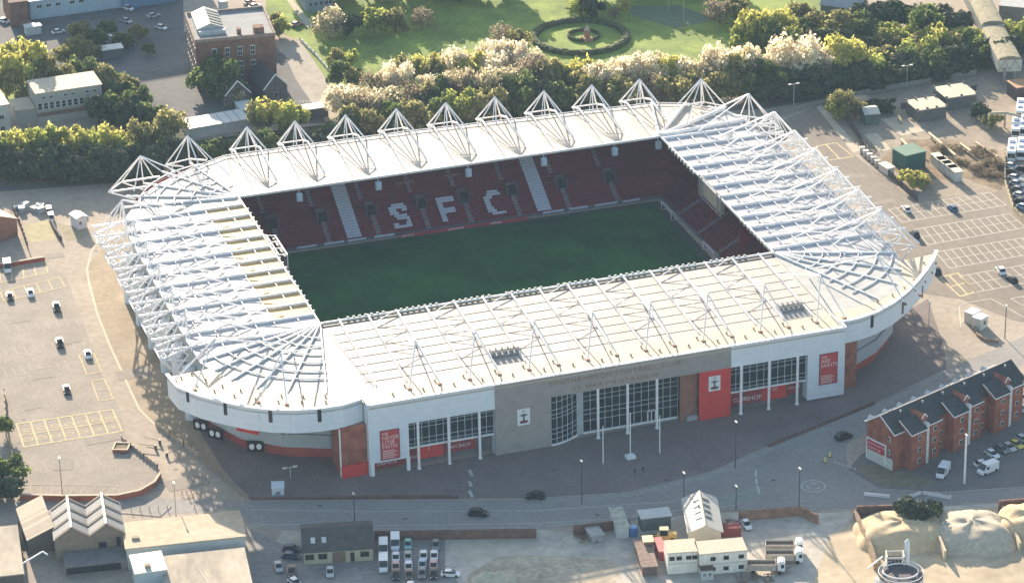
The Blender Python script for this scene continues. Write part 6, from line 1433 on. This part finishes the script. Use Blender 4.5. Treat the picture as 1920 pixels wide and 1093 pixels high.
# blossom belt
row([(636,92,11,4,'olive'),(652,88,11,3,'spring'),(630,108,12,3.4,'green'),(668,120,9,3.5,'olive'),(640,150,12,5.4,'blossom'),(665,155,11,5,'pale_blossom'),(700,128,12,4.4,'bare'),(722,124,12,4.2,'blossom'),(745,112,13,4.5,'blossom'),(770,100,12,4.5,'olive'),(798,96,12,4.6,'yellow'),(805,128,11,4.4,'blossom'),(850,86,13,5.2,'blossom'),(822,104,12,4,'olive'),(880,92,12,4.6,'yellow'),(912,74,13,5.2,'blossom'),(935,72,13,5,'blossom'),(964,72,13,5,'blossom'),(988,78,13,4.4,'blossom'),(928,96,12,4.2,'blossom')],
    'in upper row of the blossom belt', 'trees of the blossom belt')
row([(690,168,11,4.6,'bare'),(712,160,12,4.6,'pale_blossom'),(738,158,12,4.8,'pale_blossom'),(768,150,12,4.8,'bare'),(790,150,11,4.6,'olive'),(818,144,12,4.8,'green'),(846,124,13,5,'pale_blossom'),(872,128,13,5,'bare'),(898,118,14,5.2,'pale_blossom'),(925,120,14,5,'pale_blossom'),(950,118,13,5,'pale_blossom'),(978,104,13,5.4,'bare'),(1005,96,13,5.6,'bare'),(1026,104,12,5,'olive'),(970,134,13,5,'green'),(1010,130,12,5,'dark')],
    'in the middle row of the blossom belt', 'trees of the blossom belt')
row([(665,192,10,4.4,'olive'),(700,196,10,4.4,'olive'),(730,186,11,4.6,'green'),(762,184,11,4.8,'olive'),(792,184,11,4.8,'olive'),(828,176,11,4.8,'green'),(862,162,12,5.2,'spring'),(894,166,11,4.8,'olive'),(925,158,12,4.8,'olive'),(952,146,12,5,'green'),(985,156,11,4.8,'green'),(1015,152,11,4.8,'dark'),(1050,150,10,4.6,'green')],
    'in the lower row of the blossom belt', 'trees of the blossom belt')
row([(944,42,10,5.4,'bare'),(968,52,9,4.4,'olive'),(1062,108,11,5,'yellow'),(1086,106,11,5,'yellow'),(1078,126,10,4.6,'olive'),(1122,112,12,4.6,'blossom'),(1140,110,12,4.4,'blossom'),(1158,108,12,4.8,'blossom'),(1182,102,12,4.8,'blossom'),(1205,90,13,5,'blossom'),(1232,88,13,5,'blossom'),(1256,96,12,4.6,'yellow'),(1288,100,12,4.6,'blossom'),(1306,108,11,4.4,'pale_blossom'),(1346,82,14,5,'blossom'),(1330,110,11,4.4,'pale_blossom'),(1378,92,13,4.4,'olive'),(1398,80,14,5,'blossom'),(1418,84,13,4.6,'blossom'),(1432,104,11,4.6,'green')],
    'in the tree row right of the hedge ring', 'trees right of the blossom belt')
row([(1110,142,10,4.6,'olive'),(1135,148,9,4.4,'green'),(1168,142,10,4.6,'olive'),(1218,136,10,4.8,'bare'),(1250,136,10,4.6,'olive'),(1278,140,10,4.6,'olive'),(1310,134,10,4.6,'olive'),(1345,128,10,4.6,'olive'),(1372,134,9,4.4,'olive'),(1400,130,9,4.4,'green')],
    'close behind the right half of far stand', 'trees right of the blossom belt')
# right of the park
row([(1492,62,15,8,'blossom'),(1470,84,12,6,'blossom'),(1512,86,12,5.6,'blossom'),(1566,78,12,5.2,'blossom'),(1590,60,14,6.4,'yellow'),(1618,76,12,5.4,'spring'),(1545,96,10,4.4,'pale_blossom'),(1420,12,14,5.6,'yellow'),(1450,8,14,5.4,'yellow'),(1474,30,13,5.2,'yellow'),(1440,40,12,5,'green'),(1410,30,12,5,'spring'),(1480,56,11,4.8,'green'),(1350,-6,9,5,'bare'),(1385,-8,9,5,'olive')],
    'at the right end of the park', 'trees at the right of the park')
row([(1500,2,8,5,'olive'),(1520,18,7,5,'olive'),(1500,30,7,5,'green'),(1590,22,10,6,'olive'),(1620,26,9,5.5,'green'),(1650,40,8,5,'spring'),(1690,42,8,5,'spring'),(1668,58,7,5,'olive'),(1710,60,7,5,'olive'),(1735,16,11,5.6,'green'),(1748,36,11,4.6,'yellow'),(1775,60,8,4.5,'olive'),(1800,46,8,4.6,'green'),(1830,52,8,3.6,'spring'),(1855,50,6,3,'yellow'),(1880,44,8,4,'yellow'),(1905,36,9,4.5,'spring'),(1730,68,9,5,'spring'),(1700,82,8,5,'green'),(1650,84,8,5,'olive')],
    'on the railway bank at the upper right', 'trees on the right railway bank')
row([(1450+i*33, 130-i*4.6, 8, 5, 'dark' if i%3 else 'green') for i in range(13)], 'in upper shaded row above the railway', 'shaded trees above the railway')
row([(1430+i*33, 160-i*4.9, 6, 4.6, 'dark') for i in range(12)], 'in lower shaded row above the railway', 'shaded trees above the railway')
row([(1640,0,9,6,'dark'),(1680,4,9,6,'dark'),(1560,52,8,5,'dark'),(1600,60,8,5,'dark'),(1640,12,9,6,'dark'),(1720,4,9,6,'green'),(1780,10,9,6,'dark'),(1870,70,9,5,'dark'),(1900,70,9,5,'dark'),(1520,50,8,5,'dark')], 'in the shade at the top right', 'shaded trees at the top right')
# top of the park
row([(575+i*32, -86-(i%2)*14, 15, 7.6, ['yellow','olive','dark','bare','spring','olive','bare','olive','dark','olive','olive','dark'][i]) for i in range(12)], 'along the top edge of the park', 'trees along the top of the park')
row([(615,10,11,5,'pale_blossom'),(650,14,9,4.4,'dark'),(700,12,9,4.4,'spring'),(740,14,8,4,'olive'),(790,10,8,4,'bare')], 'at the top left edge of the park', 'trees along the top of the park')
row([(1106,-14,8,4,'dark'),(1090,-8,7,3,'spring'),(1172,-6,6.5,2.2,'yellow'),(1150,12,4,2,'bare')], 'standing alone by the sports court', 'park trees by the court')
row([(1085+i*36,-88-i*2,14,7.4,'dark') for i in range(8)], 'beyond the top edge of the park', 'trees beyond the park')
# right side and odd ones
row([(1585,164,9,4.2,'olive'),(1568,186,6,3,'spring'),(1605,184,6,3,'olive'),(1655,178,5,3.6,'dark'),(1710,318,5,3.4,'yellow'),(1728,330,3,2.4,'olive'),(1840,192,5,3.6,'dark'),(1862,208,5,3,'olive')], 'in the utility yard on the right', 'trees in the utility yard')
row([(1726,926,7,4.6,'dark')], 'in front of the white V barrier by the aggregate bays', None)
row([(2,850,9,5,'green'),(-10,880,8,5,'dark'),(8,775,6,2.4,'green')], 'at the left edge below the car park', 'trees at the lower left edge')
wallthing('barrier', 'white V shaped road barrier above the aggregate heaps', 'barrier', [(1684,942),(1728,926),(1782,936)], .9, .12, white_paint, posts=2.5)
wallthing('barrier', 'white horizontal barrier beam by the mini roundabout', 'barrier', [(1620,928),(1668,933)], .7, .5, white_paint)
row([(1700+i*17, 838-i*7, 1.8, 1.6, 'dark') for i in range(10)], 'hedging the foot of the brick terrace', 'bushes at the foot of the terrace', 'bush')
sc = []
r4 = random.Random(21)
for i in range(34):
    u = r4.random(); x = 1700+u*180+r4.uniform(-8,8); y = 268+r4.uniform(-8,50)*(1 if u > .3 else .6)+u*14
    if x > 1872 or (1735 < x < 1810 and y > 296) or (x < 1745 and y > 275): continue
    sc.append((x, y, r4.uniform(1.2,2.6), r4.uniform(1.5,2.6), 'bare'))
row(sc, 'in the brown scrub of the utility yard', 'brown scrub bushes', 'bush')
# people strolling / bollards omitted: too small to tell apart
# ================================================================ haze
HZ = 0.00006
mb = MB(); mb.box(-4200, 4200, -4200, 4200, -1, 372)
hz = bpy.data.materials.new('haze_air'); hz.use_nodes = True; nt = hz.node_tree; nt.nodes.remove(nt.nodes['Principled BSDF'])
v = nt.nodes.new('ShaderNodeVolumePrincipled'); v.inputs['Color'].default_value = (.50,.74,1,1); v.inputs['Density'].default_value = HZ; v.inputs['Anisotropy'].default_value = .0
nt.links.new(v.outputs[0], nt.nodes['Material Output'].inputs['Volume'])
struct('haze', mb, hz, 'stuff')
S.cycles.volume_bounces = 0
